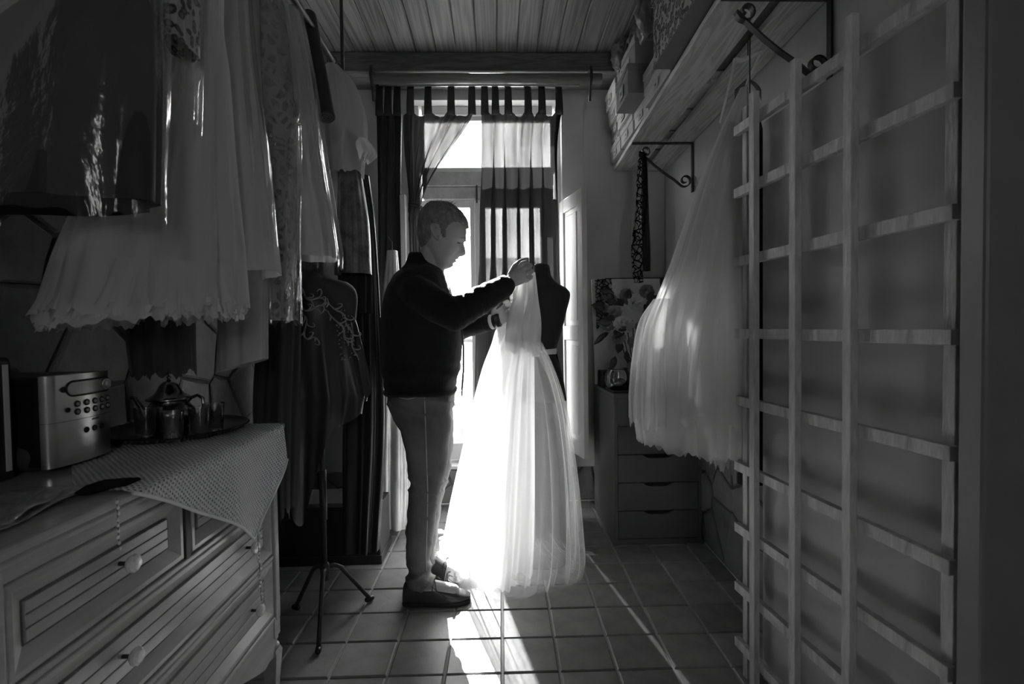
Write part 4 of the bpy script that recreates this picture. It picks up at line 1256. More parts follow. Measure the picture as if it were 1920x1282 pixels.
# 4.. further garments
garment('cream_dress', 'plain pale satin dress behind the chiffon dress', 1.36,
        [(-120, 380, 455, .05), (100, 375, 470, .06), (300, 390, 500, .08), (520, 372, 524, .10)], M_chif, folds=6, amp=.05, seed=12, nu=130, nv=50, cat='dress', hem=.014,
        film=([(-120, 375, 460, .055), (100, 365, 480, .07), (300, 378, 506, .09), (455, 372, 520, .10)], dict(folds=5, amp=.05, seed=31, nu=120, nv=50, ruf=.012), M_film))
garment('long_cream_skirt', 'long pale skirt with slanted hem reaching lowest on the rail', 1.47,
        [(-60, 430, 480, .05), (300, 420, 490, .06), (500, 415, 497, .07), (684, 420, 498, .07)], M_greycloth, folds=4, amp=.05, seed=14, nu=100, nv=40, cat='skirt', hem=.016)
garment('dark_underskirt', 'dark skirt hem showing under the chiffon frills', 1.38,
        [(-80, 270, 330, .05), (300, 262, 360, .06), (640, 250, 362, .08), (700, 258, 364, .08)], M_darkdress, folds=5, amp=.08, seed=16, nu=100, nv=40, cat='skirt', ruf=.008)
garment('lace_dress', 'lace dress in a clear cover with net panel behind the pale dresses', 1.58,
        [(-60, 440, 520, .05), (60, 430, 540, .06), (250, 450, 556, .07), (430, 480, 552, .08), (600, 498, 555, .08)], sheer('lace_fabric', .32, .9, .1, .35, lace=34, lace_thr=(.10, .22), lace_min=.5), folds=5, amp=.06, seed=18, nu=110, nv=50, cat='dress',
        film=([(-60, 430, 530, .06), (60, 420, 545, .07), (250, 440, 562, .085), (430, 478, 560, .09), (608, 492, 561, .09)], dict(folds=5, amp=.06, seed=19, nu=140, nv=60, ruf=.008), M_film))
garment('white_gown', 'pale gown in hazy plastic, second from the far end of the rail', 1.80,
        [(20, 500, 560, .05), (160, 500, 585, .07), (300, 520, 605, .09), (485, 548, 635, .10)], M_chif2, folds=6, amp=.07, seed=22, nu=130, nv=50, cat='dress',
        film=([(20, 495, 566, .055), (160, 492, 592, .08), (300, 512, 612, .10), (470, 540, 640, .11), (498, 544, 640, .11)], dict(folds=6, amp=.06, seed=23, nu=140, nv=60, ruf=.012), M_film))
# short black coat under the covers
garment('black_coat', 'long black coat hanging just beyond the chest of drawers', 1.84,
        [(300, 500, 545, .05), (480, 490, 560, .07), (620, 484, 560, .09), (780, 478, 556, .10), (955, 500, 552, .09)], M_black, folds=5, amp=.08, seed=25, nu=110, nv=50, cat='coat', ruf=.02, neck=300)
# puff-sleeved white blouse at the far end
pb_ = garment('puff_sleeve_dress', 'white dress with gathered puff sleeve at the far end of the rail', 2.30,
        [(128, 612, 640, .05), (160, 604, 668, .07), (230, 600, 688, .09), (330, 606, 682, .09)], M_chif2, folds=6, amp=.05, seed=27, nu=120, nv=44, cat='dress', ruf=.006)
drape([(262, 668, 690, .03), (275, 664, 700, .045), (292, 668, 706, .045), (300, 672, 694, .035)], 2.27, folds=8, amp=.10, seed=28, nu=90, nv=20, ruf=.008).build('puff_sleeve', M_chif, pb_, True, fixn=False)
garment('brocade_skirt', 'patterned brocade skirt hanging below the puff sleeve', 2.36,
        [(150, 628, 655, .04), (330, 634, 680, .06), (420, 632, 694, .08), (515, 628, 700, .085)], mat('brocade', .13, .45, .95, 16, bump=.6, bscale=20), folds=5, amp=.05, seed=29, nu=110, nv=50, cat='skirt', neck=150)
garment('black_skirt', 'short black skirt under the brocade skirt', 2.44,
        [(200, 640, 660, .04), (480, 636, 698, .07), (588, 634, 702, .08)], M_black, folds=6, amp=.06, seed=30, nu=100, nv=40, cat='skirt', neck=200)
# two dark rolls of cloth hung from the rail
rt = thing('cloth_roll', P(597, 225, 1.95), 'pair of dark cloth rolls hanging from the clothes rail', 'cloth roll')
M_roll = mat('dark_roll', .03, .6, .3, 10, stretch=(3, 3, .5))
for (xa, ya, xb, yb) in ((556, 20, 583, 222), (578, 30, 613, 220)):
    a_, b_ = P(xa, ya, 2.10), P(xb, yb, 1.92)
    o = MB().tube([a_, a_.lerp(b_, .5), b_], .030, 20).build('roll', M_roll, rt, smooth=40)
    d = (b_ - a_).normalized()
    sp = []
    s_ = d.cross(Vector((0, 1, 0))).normalized(); u_ = d.cross(s_)
    for k in range(46):
        r_ = .004 + .024 * k / 45; aa = k * .42
        sp.append(b_ + d * .001 + s_ * (r_ * math.cos(aa)) + u_ * (r_ * math.sin(aa)))
    MB().tube(sp, .0016, 5).build('spiral_edge', mat('roll_edge', .10, .7), o, True)
MB().tube([P(566, 24, 2.08), Vector((RAILX, 2.08, RAILZ - .01)), Vector((RAILX, 2.08, RAILZ + .016))], .004, 6).build('cord', M_iron, rt)
# long dark satin gowns hanging behind the man, near the window wall
def wallgown(name, label, Y, rows, m, seed, **kw):
    rr = rows_px(rows, Y)
    t = thing(name, (rr[-1][1], Y, rr[-1][0]), label, 'gown')
    kw2 = dict(folds=6, amp=.09, seed=seed, nu=130, nv=60); kw2.update(kw)
    drape(rows, Y, **kw2).build('cloth', m, t, True, fixn=False)
    hk = (rr[0][1], Y, rr[0][0])
    MB().tube([hk, (hk[0], Y, hk[2] + .05), (hk[0] - .02, Y, hk[2] + .07), (hk[0] - .02, Y, RAILZ2 if False else hk[2] + .08)], .003, 6).build('hook', M_iron, t, True)
    return t
M_foil = mat('foil_cover', .40, .22, .5, 7, bump=1.0, bscale=9, stretch=(1, 1, .4), spec=.8)
wallgown('satin_gown', 'long dark satin gown hanging in front of the low chest, behind the dress form', 2.47,
         [(330, 668, 692, .03), (420, 654, 704, .045), (600, 650, 716, .055), (800, 642, 724, .06), (1030, 642, 712, .06)], M_blacksatin, 41, folds=5, amp=.14)
wallgown('shiny_gown_bag', 'shiny crinkled garment bag hanging behind the man\'s legs', 2.94,
         [(470, 725, 745, .03), (560, 716, 752, .05), (760, 704, 768, .07), (900, 700, 772, .08), (985, 708, 768, .08)], M_foil, 43, folds=5, amp=.16)
M_lid = mat('black_trunk', .018, .4, .3, 8)
# low dark chest on the floor
lx0, lx1 = P(528, 1055, 2.56).x, P(716, 1056, 2.56).x
lz = P(600, 940, 2.56).z
lb = thing('low_chest', ((lx0 + lx1) / 2, 2.68, 0), 'low black chest on the floor behind the dress form', 'chest')
MB().box(XL + .03, lx1 - .008, 2.57, 2.80, .03, lz - .035).build('body', M_lid, lb, bevel=.004)
MB().box(XL + .025, lx1, 2.56, 2.81, 0, .045).build('plinth', M_lid, lb, bevel=.003)
MB().box(XL + .03, lx1 - .17, 2.565, 2.80, lz - .034, lz - .012).build('lid', mat('grey_lid', .12, .6), lb, bevel=.003)
fg = P(696, 993, 2.565)
for k in range(6):
    a_ = k * 1.047
    MB().ell((fg.x + .018 * math.cos(a_), 2.566, fg.z + .018 * math.sin(a_)), .011, .003, .011, 10, 6).build('painted_petal', mat('dim_paint', .10, .6), lb, True)
# black garment bag behind the trellis
bg_rows = [(205, 1392, 1420, .02), (300, 1384, 1440, .03), (600, 1380, 1450, .035), (905, 1380, 1450, .035)]
t = thing('black_garment_bag', P(1412, 900, 1.80), 'black garment bag hanging between hanging tulle dress and trellis', 'garment bag')
drape(bg_rows, 1.80, folds=3, amp=.05, seed=51, nu=80, nv=40).build('bag', M_black, t, True, fixn=False)
hb = P(1406, 205, 1.80)
MB().tube([hb, (hb.x, 1.80, SZ - .01), (hb.x, 1.80, SZ + .002)], .0025, 6).build('hook', M_iron, t, True)

# ================================================================== DRESS FORM WITH EMBROIDERED CAPE (on a tripod)
fx, fy = P(605, 900, 2.06).x, 2.06
df = thing('tripod_dress_form', (fx, fy, 0), 'dress form on black tripod stand under the dark cape', 'dress form')
M_form = mat('form_cloth', .05, .8, .2, 14)
hubz = P(607, 1072, 2.06).z
MB().tube([(fx, fy, hubz), (fx, fy, 1.0)], .010, 10).build('pole', M_iron, df, True)
MB().tube([(fx, fy, .42), (fx, fy, .62)], .015, 10).build('pole_sleeve', M_iron, df, True)
for (x, y) in ((597, 1218), (694, 1122), (554, 1138)):
    f = PZ(x, y, .012)
    d = Vector((f.x - fx, f.y - fy, 0)); L = d.length; d.normalize()
    pth = [Vector((fx, fy, hubz + .02)) + d * .012, Vector((fx, fy, hubz + .015)) + d * .04, Vector((fx, fy, hubz - .005)) + d * .07]
    pth += [pth[-1].lerp(f, q) for q in (.3, .65, 1)]
    lg = MB().tube(pth, .0085, 10).build('leg', M_iron, df, True)
    MB().capsule(f - d * .015 + Vector((0, 0, .002)), f + d * .008, .0115).build('rubber_foot', M_blackplastic, lg, True)
MB().lathe([(.016, -.03), (.018, 0), (.018, .03), (.012, .04)], (fx, fy, hubz), 16).build('hub', M_iron, df, True)
trs = [(1.46, .045, .045), (1.42, .047, .046), (1.39, .06, .055), (1.37, .13, .075), (1.33, .165, .09), (1.26, .165, .105), (1.15, .145, .11), (1.02, .115, .09), (.92, .13, .10), (.86, .14, .11)]
zs_ = [-r[0] for r in trs]; RR = np.array([r[1:] for r in trs])
nx = P(588, 510, 2.06).x
def torso(u, v):
    z = lerp(1.46, .86, v); a_, b_ = catmull(zs_, RR, -z); th = 6.283 * u
    return Vector((nx + a_ * math.cos(th), fy + b_ * math.sin(th), z))
MB().grid(torso, 40, 40, closed=True, cap=True).build('torso', M_form, df, True)
MB().tube([(nx, fy, .87), (fx, fy, .80)], .03, 12).build('neck_joint', M_iron, df, True)
# cape: draped cone with pointed, folded hem
cp_ = thing('embroidered_cape', (nx, fy, .5), 'dark satin cape with raised embroidery on the tripod dress form', 'cape')
M_cape = mat('cape_satin', .035, .38, .2, 8, spec=.5)
crow = [(512, 560, 606, .06), (532, 538, 628, .10), (560, 528, 650, .12), (600, 522, 664, .13), (660, 520, 676, .15), (740, 520, 692, .17)]
cr2 = rows_px(crow, 2.06); cz = [-r[0] for r in cr2]; cR = np.array([r[1:] for r in cr2])
ztop = cr2[0][0]
def cape(u, v):
    th = 6.283 * u
    f = math.sin(9 * th + .8 * math.sin(2 * th)); f2 = math.sin(21 * th + 1)
    # hem height by direction: short at the right, long pointed falls front-left
    fr = math.exp(-((math.atan2(math.sin(th + 1.75), math.cos(th + 1.75))) / .75) ** 2)
    zb_ = lerp(.90, .50, fr) + .05 * math.sin(5 * th + .5) + .025 * f
    z = lerp(ztop, zb_, v)
    cx, a_, b_ = catmull(cz, cR, -max(z, cr2[-1][0]))
    over = max(0, cr2[-1][0] - z)
    fall = max(0, (v - .25) / .75)
    k = 1 + fall * (.11 * f + .03 * f2) - over * .55
    return Vector((cx - over * .10 + a_ * k * math.cos(th), fy + (b_ * k) * math.sin(th), z))
MB().grid(cape, 200, 70, closed=True).build('cloth', M_cape, cp_, True, fixn=False)
M_emb = mat('embroidery', .28, .35, .3, 30, spec=.7)
def cape_at(u, v, off=.004):
    p = cape(u, v); du = cape(u + .004, v) - p; dv = cape(u, v + .01) - p
    n = du.cross(dv).normalized()
    c = Vector((nx, fy, p.z))
    if n.dot(p - c) < 0: n = -n
    return p + n * off
rnd = random.Random(12)
def find_u(px):      # direction on the camera-side of the cape under an image column
    best = None
    for k in range(200):
        u = .5 + .5 * k / 200
        p = cape(u, .3)
        q = 930 + (p.x / p.y) * 960
        if best is None or abs(q - px) < best[0]: best = (abs(q - px), u)
    return best[1]
def vine(seed, u0, v0, u1, v1):
    r2 = random.Random(seed); pts = []
    for k in range(18):
        t = k / 17
        pts.append(cape_at(lerp(u0, u1, t) + .012 * math.sin(t * 9 + seed), lerp(v0, v1, t), .004))
    MB().tube(pts, [.0042 * (1 - .5 * abs(2 * k / 17 - 1)) for k in range(18)], 6).build('vine', M_emb, cp_, True)
    for k in range(2, 17, 3):
        c = pts[k]; s = 1 if (k // 3) % 2 else -1
        tt = (pts[min(k + 1, 17)] - pts[k - 1]).normalized(); sd = tt.cross(Vector((0, 1, 0))).normalized() * s
        curl = [c + (tt * math.sin(q * 1.2) * .016 + sd * (1 - math.cos(q * 1.6)) * .016 + Vector((0, -.002, 0))) for q in np.linspace(0, 2.6, 9)]
        MB().tube(curl, [.0035 - .0002 * i for i in range(9)], 6).build('curl', M_emb, cp_, True)
ua, ub, uc = find_u(566), find_u(625), find_u(655)
vine(1, ua, .06, ub, .22); vine(2, ua, .12, ub, .26); vine(3, ub, .18, uc, .40); vine(4, ub, .26, uc - .01, .52); vine(5, uc - .02, .36, uc, .62); vine(6, ua + .01, .16, ua + .05, .34)
for k in range(70):
    u = lerp(ub, uc, rnd.uniform(.2, 1.05)); v = rnd.uniform(.26, .6)
    MB().ell(cape_at(u, v, .004), .003, .003, .003, 6, 4).build('sequin', M_emb, cp_, True)

# ================================================================== BLACK DRESS FORM behind the wedding dress
bx_, by_ = P(1008, 560, 2.58).x, 2.60
bf = thing('black_dress_form', (bx_, by_, 0), 'black dress form standing behind the white wedding dress', 'dress form')
prof = [(498, 1000, 1030, .045), (506, 1000, 1031, .048), (522, 999, 1036, .052), (534, 988, 1050, .07), (541, 968, 1062, .085), (552, 962, 1069, .095), (580, 966, 1063, .105), (620, 975, 1053, .105), (650, 981, 1044, .09), (665, 982, 1042, .09), (700, 974, 1054, .10), (750, 968, 1062, .11)]
rr_ = rows_px(prof, by_); zz_ = [-r[0] for r in rr_]; RB = np.array([r[1:] for r in rr_])
def bust(u, v):
    z = lerp(rr_[0][0], rr_[-1][0], v); cx, a_, b_ = catmull(zz_, RB, -z); th = 6.283 * u
    return Vector((cx + a_ * math.cos(th), by_ + b_ * math.sin(th), z))
MB().grid(bust, 48, 60, closed=True, cap=True).build('torso', M_black, bf, True)
nk = rr_[0]
MB().lathe([(0, 0), (.030, 0), (.034, .004), (.030, .009), (.012, .012), (0, .013)], (nk[1], by_, nk[0]), 24).build('neck_cap', mat('cap_wood', .05, .4), bf, True)
wz = rr_[8][0]
MB().lathe([(.0835, -.016), (.0845, 0), (.0835, .016)], (rr_[8][1], by_, wz - .02), 40, sx=1.0, sy=1.06).build('waist_tape', M_white_paint, bf, True)
MB().tube([(rr_[-1][1], by_, .05), (rr_[-1][1], by_, rr_[-1][0])], .014, 12).build('pole', M_iron, bf, True)
MB().lathe([(0, 0), (.15, 0), (.155, .012), (.05, .03), (.02, .06), (0, .06)], (rr_[-1][1], by_, 0), 32).build('base', M_iron, bf, True)

ubr = [(652, 984, 1042, .085), (700, 988, 1052, .09), (780, 996, 1060, .10), (900, 1000, 1066, .11), (1020, 1004, 1068, .11)]
drape(ubr, by_ + .02, folds=7, amp=.08, seed=59, nu=120, nv=50).build('black_underskirt', sheer('black_net', .02, .8, .2, .3), bf, True, fixn=False)

# ================================================================== WHITE WEDDING DRESS held up by the man
wd = thing('wedding_dress', (P(960, 1080, 2.45).x, 2.45, 0), 'white tulle wedding dress held up by the man, train on the floor', 'dress')
WY = 2.44
M_tul2 = sheer('dress_tulle', .88, .09, .34, .55, streak=.06)
M_lin = sheer('dress_lining', .88, .55, .3, .6, streak=.05)
lin = [(618, 950, 998, .04), (648, 936, 1002, .06), (700, 916, 1004, .09), (800, 894, 1006, .13), (900, 876, 1008, .16), (1000, 862, 1008, .18), (1078, 852, 1004, .19)]
drape(lin, WY + .02, folds=8, amp=.09, seed=61, nu=200, nv=80).build('lining', M_lin, wd, True, fixn=False)
base = [(600, 938, 985, .03), (618, 930, 1000, .05), (645, 922, 1016, .075), (690, 905, 1036, .11), (760, 886, 1058, .15), (850, 866, 1074, .19), (930, 848, 1084, .21), (1000, 834, 1090, .215), (1050, 820, 1092, .215), (1088, 816, 1084, .21)]
for k, (ins, fo, am, sd) in enumerate(((1.0, 7, .09, 62), (.95, 10, .09, 63), (1.03, 6, .12, 64))):
    drape(base, WY, folds=fo, amp=am, seed=sd, nu=260, nv=100, ruf=.012, inset=ins, fine=.14).build('tulle_layer', M_tul2, wd, True, fixn=False)
# hem bunching on the floor in front, over the shoe
def train(seed, y0, inn, outr, lift):
    r2 = random.Random(seed); ph = [r2.uniform(0, 6.28) for _ in range(6)]
    c = PZ(955, 1060, 0)
    def pf(u, v):
        th = math.radians(lerp(165, 375, u))
        rad = lerp(inn, outr, v) * (1 + .10 * math.sin(9 * th + ph[0]) * v + .06 * math.sin(19 * th + ph[1]) * v)
        z = .012 + lift * (1 - v) ** 1.5 + .016 * (1 + math.sin(13 * th + ph[2] + 3 * v)) * (1 - .5 * v) + .008 * (1 + math.sin(31 * th + ph[3]))
        return Vector((c.x + rad * math.cos(th) * 1.15, c.y + .04 + rad * .72 * math.sin(th), z))
    return MB().grid(pf, 150, 26)
for k in range(3):
    train(70 + k, 0, .20 - .02 * k, .315 + .025 * k, .13 - .03 * k).build('tulle_layer', M_tul2, wd, True, fixn=False)
# satin halter bodice: front panels rising to the grip
M_bod = mat('bodice_satin', .82, .35, .06, 8, trans=.5)
GX = (985, 520)
def strip(pts_l, pts_r, bulge, seed, name='bodice_panel', m=M_bod):
    n = len(pts_l)
    ts = np.linspace(0, 1, n)
    L = np.array([list(p) for p in pts_l]); Rr = np.array([list(p) for p in pts_r])
    def pf(u, v):
        a_ = Vector(catmull(ts, L, v)); b_ = Vector(catmull(ts, Rr, v))
        p = a_.lerp(b_, u)
        p.y += -bulge * math.sin(math.pi * u) + .006 * math.sin(u * 12 + seed + v * 4) * (v * .6 + .3)
        return p
    MB().grid(pf, 24, 30).build(name, m, wd, True, solid=.0015, fixn=False)
strip([P(972, 512, 2.25), P(962, 560, 2.26), P(950, 605, 2.33), P(944, 668, 2.44)], [P(986, 512, 2.25), P(984, 560, 2.26), P(980, 610, 2.33), P(980, 668, 2.44)], .03, 1)
strip([P(992, 512, 2.25), P(990, 560, 2.27), P(978, 610, 2.33), P(976, 668, 2.44)], [P(1003, 510, 2.26), P(1009, 560, 2.30), P(1015, 610, 2.38), P(1012, 668, 2.46)], .025, 4)
strip([P(975, 518, 2.30), P(970, 570, 2.33), P(958, 620, 2.38), P(946, 650, 2.42)], [P(998, 518, 2.30), P(1000, 570, 2.34), P(1006, 620, 2.42), P(1012, 655, 2.48)], -.02, 2, 'bodice_lining', M_lin)
# ================================================================== TULLE DRESS hanging from the shelf
HY = 1.84
hd = thing('hanging_tulle_dress', (P(1320, 830, HY).x, HY, P(1320, 840, HY).z), 'white tulle dress on a wooden hanger below the shelf', 'dress')
hr = [(165, 1388, 1402, .012), (235, 1356, 1402, .04), (330, 1316, 1400, .07), (420, 1284, 1398, .09), (500, 1256, 1398, .11), (560, 1232, 1400, .125), (620, 1210, 1402, .14), (700, 1194, 1405, .15), (780, 1190, 1406, .16), (838, 1196, 1402, .16)]
M_tul3 = sheer('aged_tulle', .90, .30, .45, .5, streak=.06)
for k, (ins, fo, am, sd, cut) in enumerate(((.98, 6, .09, 81, 10), (.92, 8, .08, 82, 10), (1.02, 5, .11, 83, 9), (.84, 9, .08, 84, 10))):
    drape(hr[:cut], HY, folds=fo, amp=am, seed=sd, nu=240, nv=110, ruf=.009, inset=ins, fine=.10, hem=-.022).build('tulle_layer', M_tul3, hd, True, fixn=False)
inr = [(170, 1390, 1402, .01), (330, 1340, 1398, .05), (500, 1290, 1392, .08), (700, 1245, 1394, .11), (815, 1240, 1394, .12)]
drape(inr, HY, folds=7, amp=.10, seed=86, nu=160, nv=60, ruf=.01, hem=-.022).build('lining', sheer('soft_lining', .6, .55, .3, .5), hd, True, fixn=False)
# lifted outer panel billowing towards the room
bl = [(560, 1226, 1262, .03), (600, 1200, 1262, .05), (660, 1188, 1262, .07), (740, 1181, 1264, .085), (790, 1182, 1262, .085)]
drape(bl, HY - .02, folds=7, amp=.14, seed=88, nu=140, nv=60, ruf=.016).build('tulle_layer', M_tul3, hd, True, fixn=False)
# pale underskirt showing below the hem at the right
us = [(700, 1335, 1395, .08), (800, 1335, 1396, .09), (872, 1338, 1390, .09)]
drape(us, HY + .01, folds=6, amp=.07, seed=90, nu=100, nv=30, ruf=.012).build('underskirt', M_chif2, hd, True, fixn=False)
# wooden hanger
hw = thing('wooden_hanger', P(1400, 95, HY), 'pale wooden hanger holding the tulle dress under the shelf', 'hanger')
M_hw = mat('pale_hanger', .8, .4, .15, 14)
h1, h2 = P(1378, 112, HY - .02), P(1426, 98, HY + .03)
MB().tube([h1, h1.lerp(h2, .25) + Vector((0, 0, -.010)), h1.lerp(h2, .7) + Vector((0, 0, -.004)), h2], [.011, .010, .010, .012], 10, flat=.7).build('cross_piece', M_hw, hw, True)
MB().tube([h1, P(1368, 160, HY - .03), P(1350, 230, HY - .05)], [.010, .009, .006], 10, flat=.5).build('arm', M_hw, hw, True)
MB().tube([h2, P(1412, 130, HY + .03), P(1398, 158, HY + .02)], [.006, .005, .005], 8).build('arm', M_hw, hw, True)
MB().tube([h1.lerp(h2, .5), h1.lerp(h2, .5) + Vector((0, 0, SZ - h1.lerp(h2, .5).z - .004))], .002, 6).build('hook', M_iron, hw, True)
bw = P(1402, 150, HY + .02)
for s in (-1, 1):
    MB().grid(lambda u, v: Vector((bw.x + s * (.004 + .045 * v) , bw.y - .01 * math.sin(v * 3), bw.z - .055 * v + (u - .5) * .03 * (.3 + v))), 4, 8).build('ribbon_bow', sheer('ribbon', .2, .85, .1, .4), hw, True, solid=.001)
# black lace and ribbons hanging from the far bracket
lc_ = thing('black_lace_scarf', P(1203, 500, 2.84), 'black lace scarf hanging from the far shelf bracket', 'scarf')
M_bl = sheer('open_black_lace', .012, .98, .02, .1, lace=28, lace_thr=(.05, .09), lace_min=.06)
drape([(284, 1198, 1210, .012), (330, 1194, 1214, .02), (400, 1192, 1212, .022), (460, 1184, 1206, .02), (530, 1188, 1206, .02)], 2.84, folds=4, amp=.12, seed=92, nu=70, nv=60).build('lace', M_bl, lc_, True, fixn=False)
drape([(288, 1203, 1213, .012), (390, 1203, 1216, .02), (470, 1205, 1219, .02), (508, 1206, 1219, .02)], 2.87, folds=4, amp=.12, seed=93, nu=70, nv=50).build('tassel', M_black, lc_, True, fixn=False)
wz_ = thing('white_ribbon', P(1196, 500, 2.86), 'thin pale ribbon hanging beside the black lace scarf', 'ribbon')
MB().grid(lambda u, v: P(lerp(1189, 1197, u) - 6 * math.sin(v * 3), lerp(380, 520, v), 2.88) + Vector((0, .006 * math.sin(v * 9), 0)), 3, 24).build('ribbon', mat('pale_ribbon', .4, .5), wz_, True, solid=.001)
MB().tube([P(1204, 286, 2.86), P(1192, 380, 2.88)], .0015, 5).build('thread', M_iron, wz_)

# ================================================================== THE MAN (side view, facing the dress form)
MY = 2.28
def sec_loft(mb, rows, n=28, ex=2.3, closed=True, Yc=MY):
    """rows: (y_px, x_back, x_front, lateral half width[, y centre]) -> closed loft"""
    rings = []
    for r in rows:
        yc = r[4] if len(r) > 4 else Yc
        a_, b_ = P(r[1], r[0], yc), P(r[2], r[0], yc)
        c = (a_ + b_) / 2; h = (b_ - a_) / 2
        ring = []
        for k in range(n):
            th = 6.283185 * k / n; cs, sn_ = math.cos(th), math.sin(th)
            e1 = math.copysign(abs(cs) ** (2 / ex), cs); e2 = math.copysign(abs(sn_) ** (2 / ex), sn_)
            ring.append(c + h * e1 + Vector((0, r[3] * e2, 0)))
        rings.append(ring)
    o = len(mb.v)
    for r in rings: mb.v += [tuple(p) for p in r]
    for i in range(len(rings) - 1):
        for k in range(n):
            k2 = (k + 1) % n
            mb.f.append((o+i*n+k, o+i*n+k2, o+(i+1)*n+k2, o+(i+1)*n+k))
    mb.f.append(tuple(o + k for k in reversed(range(n)))); mb.f.append(tuple(o + (len(rings)-1)*n + k for k in range(n)))
    return mb
man_root_loc = Vector((P(800, 1100, MY).x, MY, 0))

# ---- head: horizontal slices with face relief
HY0 = 2.25
head_rows = [  # y, back x, face x, half width
    (380.5, 812, 832, .018), (383, 804, 843, .040), (388, 798, 852, .055), (397, 792, 862, .067), (408, 788, 869, .0735), (420, 786.5, 873, .077), (432, 786, 874.5, .0785),
    (441, 786.5, 874, .078), (449, 788, 872.5, .076), (455, 789, 867.5, .074), (460, 791, 865.5, .072), (466, 794, 864.5, .069), (472, 797, 862, .066),
    (478, 800, 859.5, .062), (483, 803, 857, .058), (488, 806, 853.5, .054), (493, 809, 850, .049), (498, 812, 847, .043), (502, 815, 842, .034), (505, 819, 834, .018)]
hy = [r[0] for r in head_rows]; HR = np.array([r[1:] for r in head_rows])
def bump(t, c, w_): return math.exp(-((t - c) / w_) ** 2)
s_px = HY0 / FPX
def head_pt(u, v, off=0.0):
    y = lerp(380.5, 505, v)
    xb, xf, hw = catmull(hy, HR, y)
    th = 6.283185 * u; cs, sn_ = math.cos(th), math.sin(th)
    ex = 2.25
    e1 = math.copysign(abs(cs) ** (2 / ex), cs); e2 = math.copysign(abs(sn_) ** (2 / ex), sn_)
    lat = hw * e2
    px = (xb + xf) / 2 + (xf - xb) / 2 * e1
    if cs > 0:
        al = abs(lat)
        # nose
        nose = np.interp(y, [450, 455, 460, 466, 472, 476, 479, 481.5], [0, 2.2, 5.0, 7.6, 11.0, 12.8, 10.5, 0])
        nw = np.interp(y, [450, 460, 470, 477, 481], [.010, .010, .013, .019, .019])
        px += nose * math.exp(-(al / nw) ** 2.4)
        # eye sockets, brow, lips, chin, cheek
        px -= 5.5 * bump(y, 456.5, 4.5) * bump(al, .032, .015)
        px += 2.6 * bump(y, 458, 2.6) * bump(al, .031, .011)
        px += 2.4 * bump(y, 449, 2.6) * bump(al, .030, .02)
        px += (4.4 * bump(y, 484.0, 1.7) + 4.6 * bump(y, 490.0, 1.8)) * bump(al, 0, .022) - 3.4 * bump(y, 487, 1.2) * bump(al, 0, .026)
        px -= 2.2 * bump(y, 493.5, 1.6) * bump(al, 0, .022)
        px += 2.6 * bump(y, 498, 3) * bump(al, 0, .018)
        px += 2.2 * bump(y, 467, 6) * bump(al, .045, .014)
        px -= 3.2 * bump(y, 480, 7) * bump(al, .026 + .0013 * max(0, y - 472), .006)
    p = P(px, y, HY0); p.y += lat
    if off:
        c = P((xb + xf) / 2, min(max(y, 420), 470), HY0)
        d = (p - c); d.normalize(); p = p + d * off
    return p
bmb = MB()
bmb.grid(head_pt, 96, 84, closed=True, cap=True)
# ear, both sides
for s in (-1, 1):
    ec = P(821.5, 441, HY0); ec.y += s * .079
    Re = Matrix.Rotation(math.radians(-12), 3, 'Y') @ Matrix.Rotation(s * math.radians(16), 3, 'Z')
    rim = []
    for k in range(17):
        a_ = math.radians(-60 + 300 * k / 16)
        q = Vector((-.0155 * math.sin(a_ + .3) * 1.0, 0, .034 * math.cos(a_ - .15)))
        rim.append(ec + Re @ (q + Vector((0, s * .006, 0))))
    bmb.tube(rim, [.0048] * 14 + [.006, .007, .0065], 8)
    bmb.ell(ec + Vector((.002, -s * .004, 0)), .014, .007, .028, 12, 8, Re)
    bmb.ell(ec + Re @ Vector((.002, s * .003, -.027)), .008, .005, .009, 10, 7, Re)
# neck and hidden trunk
sec_loft(bmb, [(452, 793, 826, .052, HY0), (470, 789, 836, .056, HY0), (490, 781, 836, .060, 2.26), (510, 772, 832, .072, MY), (530, 752, 838, .15, MY), (560, 738, 846, .185, MY), (640, 732, 858, .165, MY), (720, 735, 850, .165, MY)])
# ---- arms
sh_r = P(782, 548, MY - .185); el_r = P(852, 592, MY - .235); wr_r = P(955, 530, MY - .115)
bmb.capsule(sh_r, el_r, .050, .042, 14); bmb.capsule(el_r, wr_r, .042, .027, 14)
sh_l = P(790, 545, MY + .17); el_l = P(842, 622, MY + .20); wr_l = P(923, 603, MY + .10)
bmb.capsule(sh_l, el_l, .050, .042, 14); bmb.capsule(el_l, wr_l, .040, .026, 14)
def chain(mb, pts, rs):
    for i in range(len(pts) - 1): mb.capsule(pts[i], pts[i + 1], rs[i], rs[i + 1], 10)
# right hand: closed on the straps, back of the hand to the camera
f = (P(1000, 497, 2.21) - wr_r); f.y = .02; f.normalize()
dpt = Vector((0, 1, 0)); dpt = (dpt - f * dpt.dot(f)).normalized()
up = f.cross(dpt); 
if up.z < 0: up = -up
f = f * 1.16; up = up * 1.10; dpt = dpt * 1.08
def flatring(c, a1, r1, a2, r2, n=16): return [c + a1 * (r1 * math.cos(6.283*k/n)) + a2 * (r2 * math.sin(6.283*k/n)) for k in range(n)]
def loft(mb, rings):
    n = len(rings[0]); o = len(mb.v)
    for r in rings: mb.v += [tuple(p) for p in r]
    for i in range(len(rings) - 1):
        for k in range(n): mb.f.append((o+i*n+k, o+i*n+(k+1) % n, o+(i+1)*n+(k+1) % n, o+(i+1)*n+k))
    mb.f.append(tuple(o + k for k in reversed(range(n)))); mb.f.append(tuple(o + (len(rings)-1)*n + k for k in range(n)))
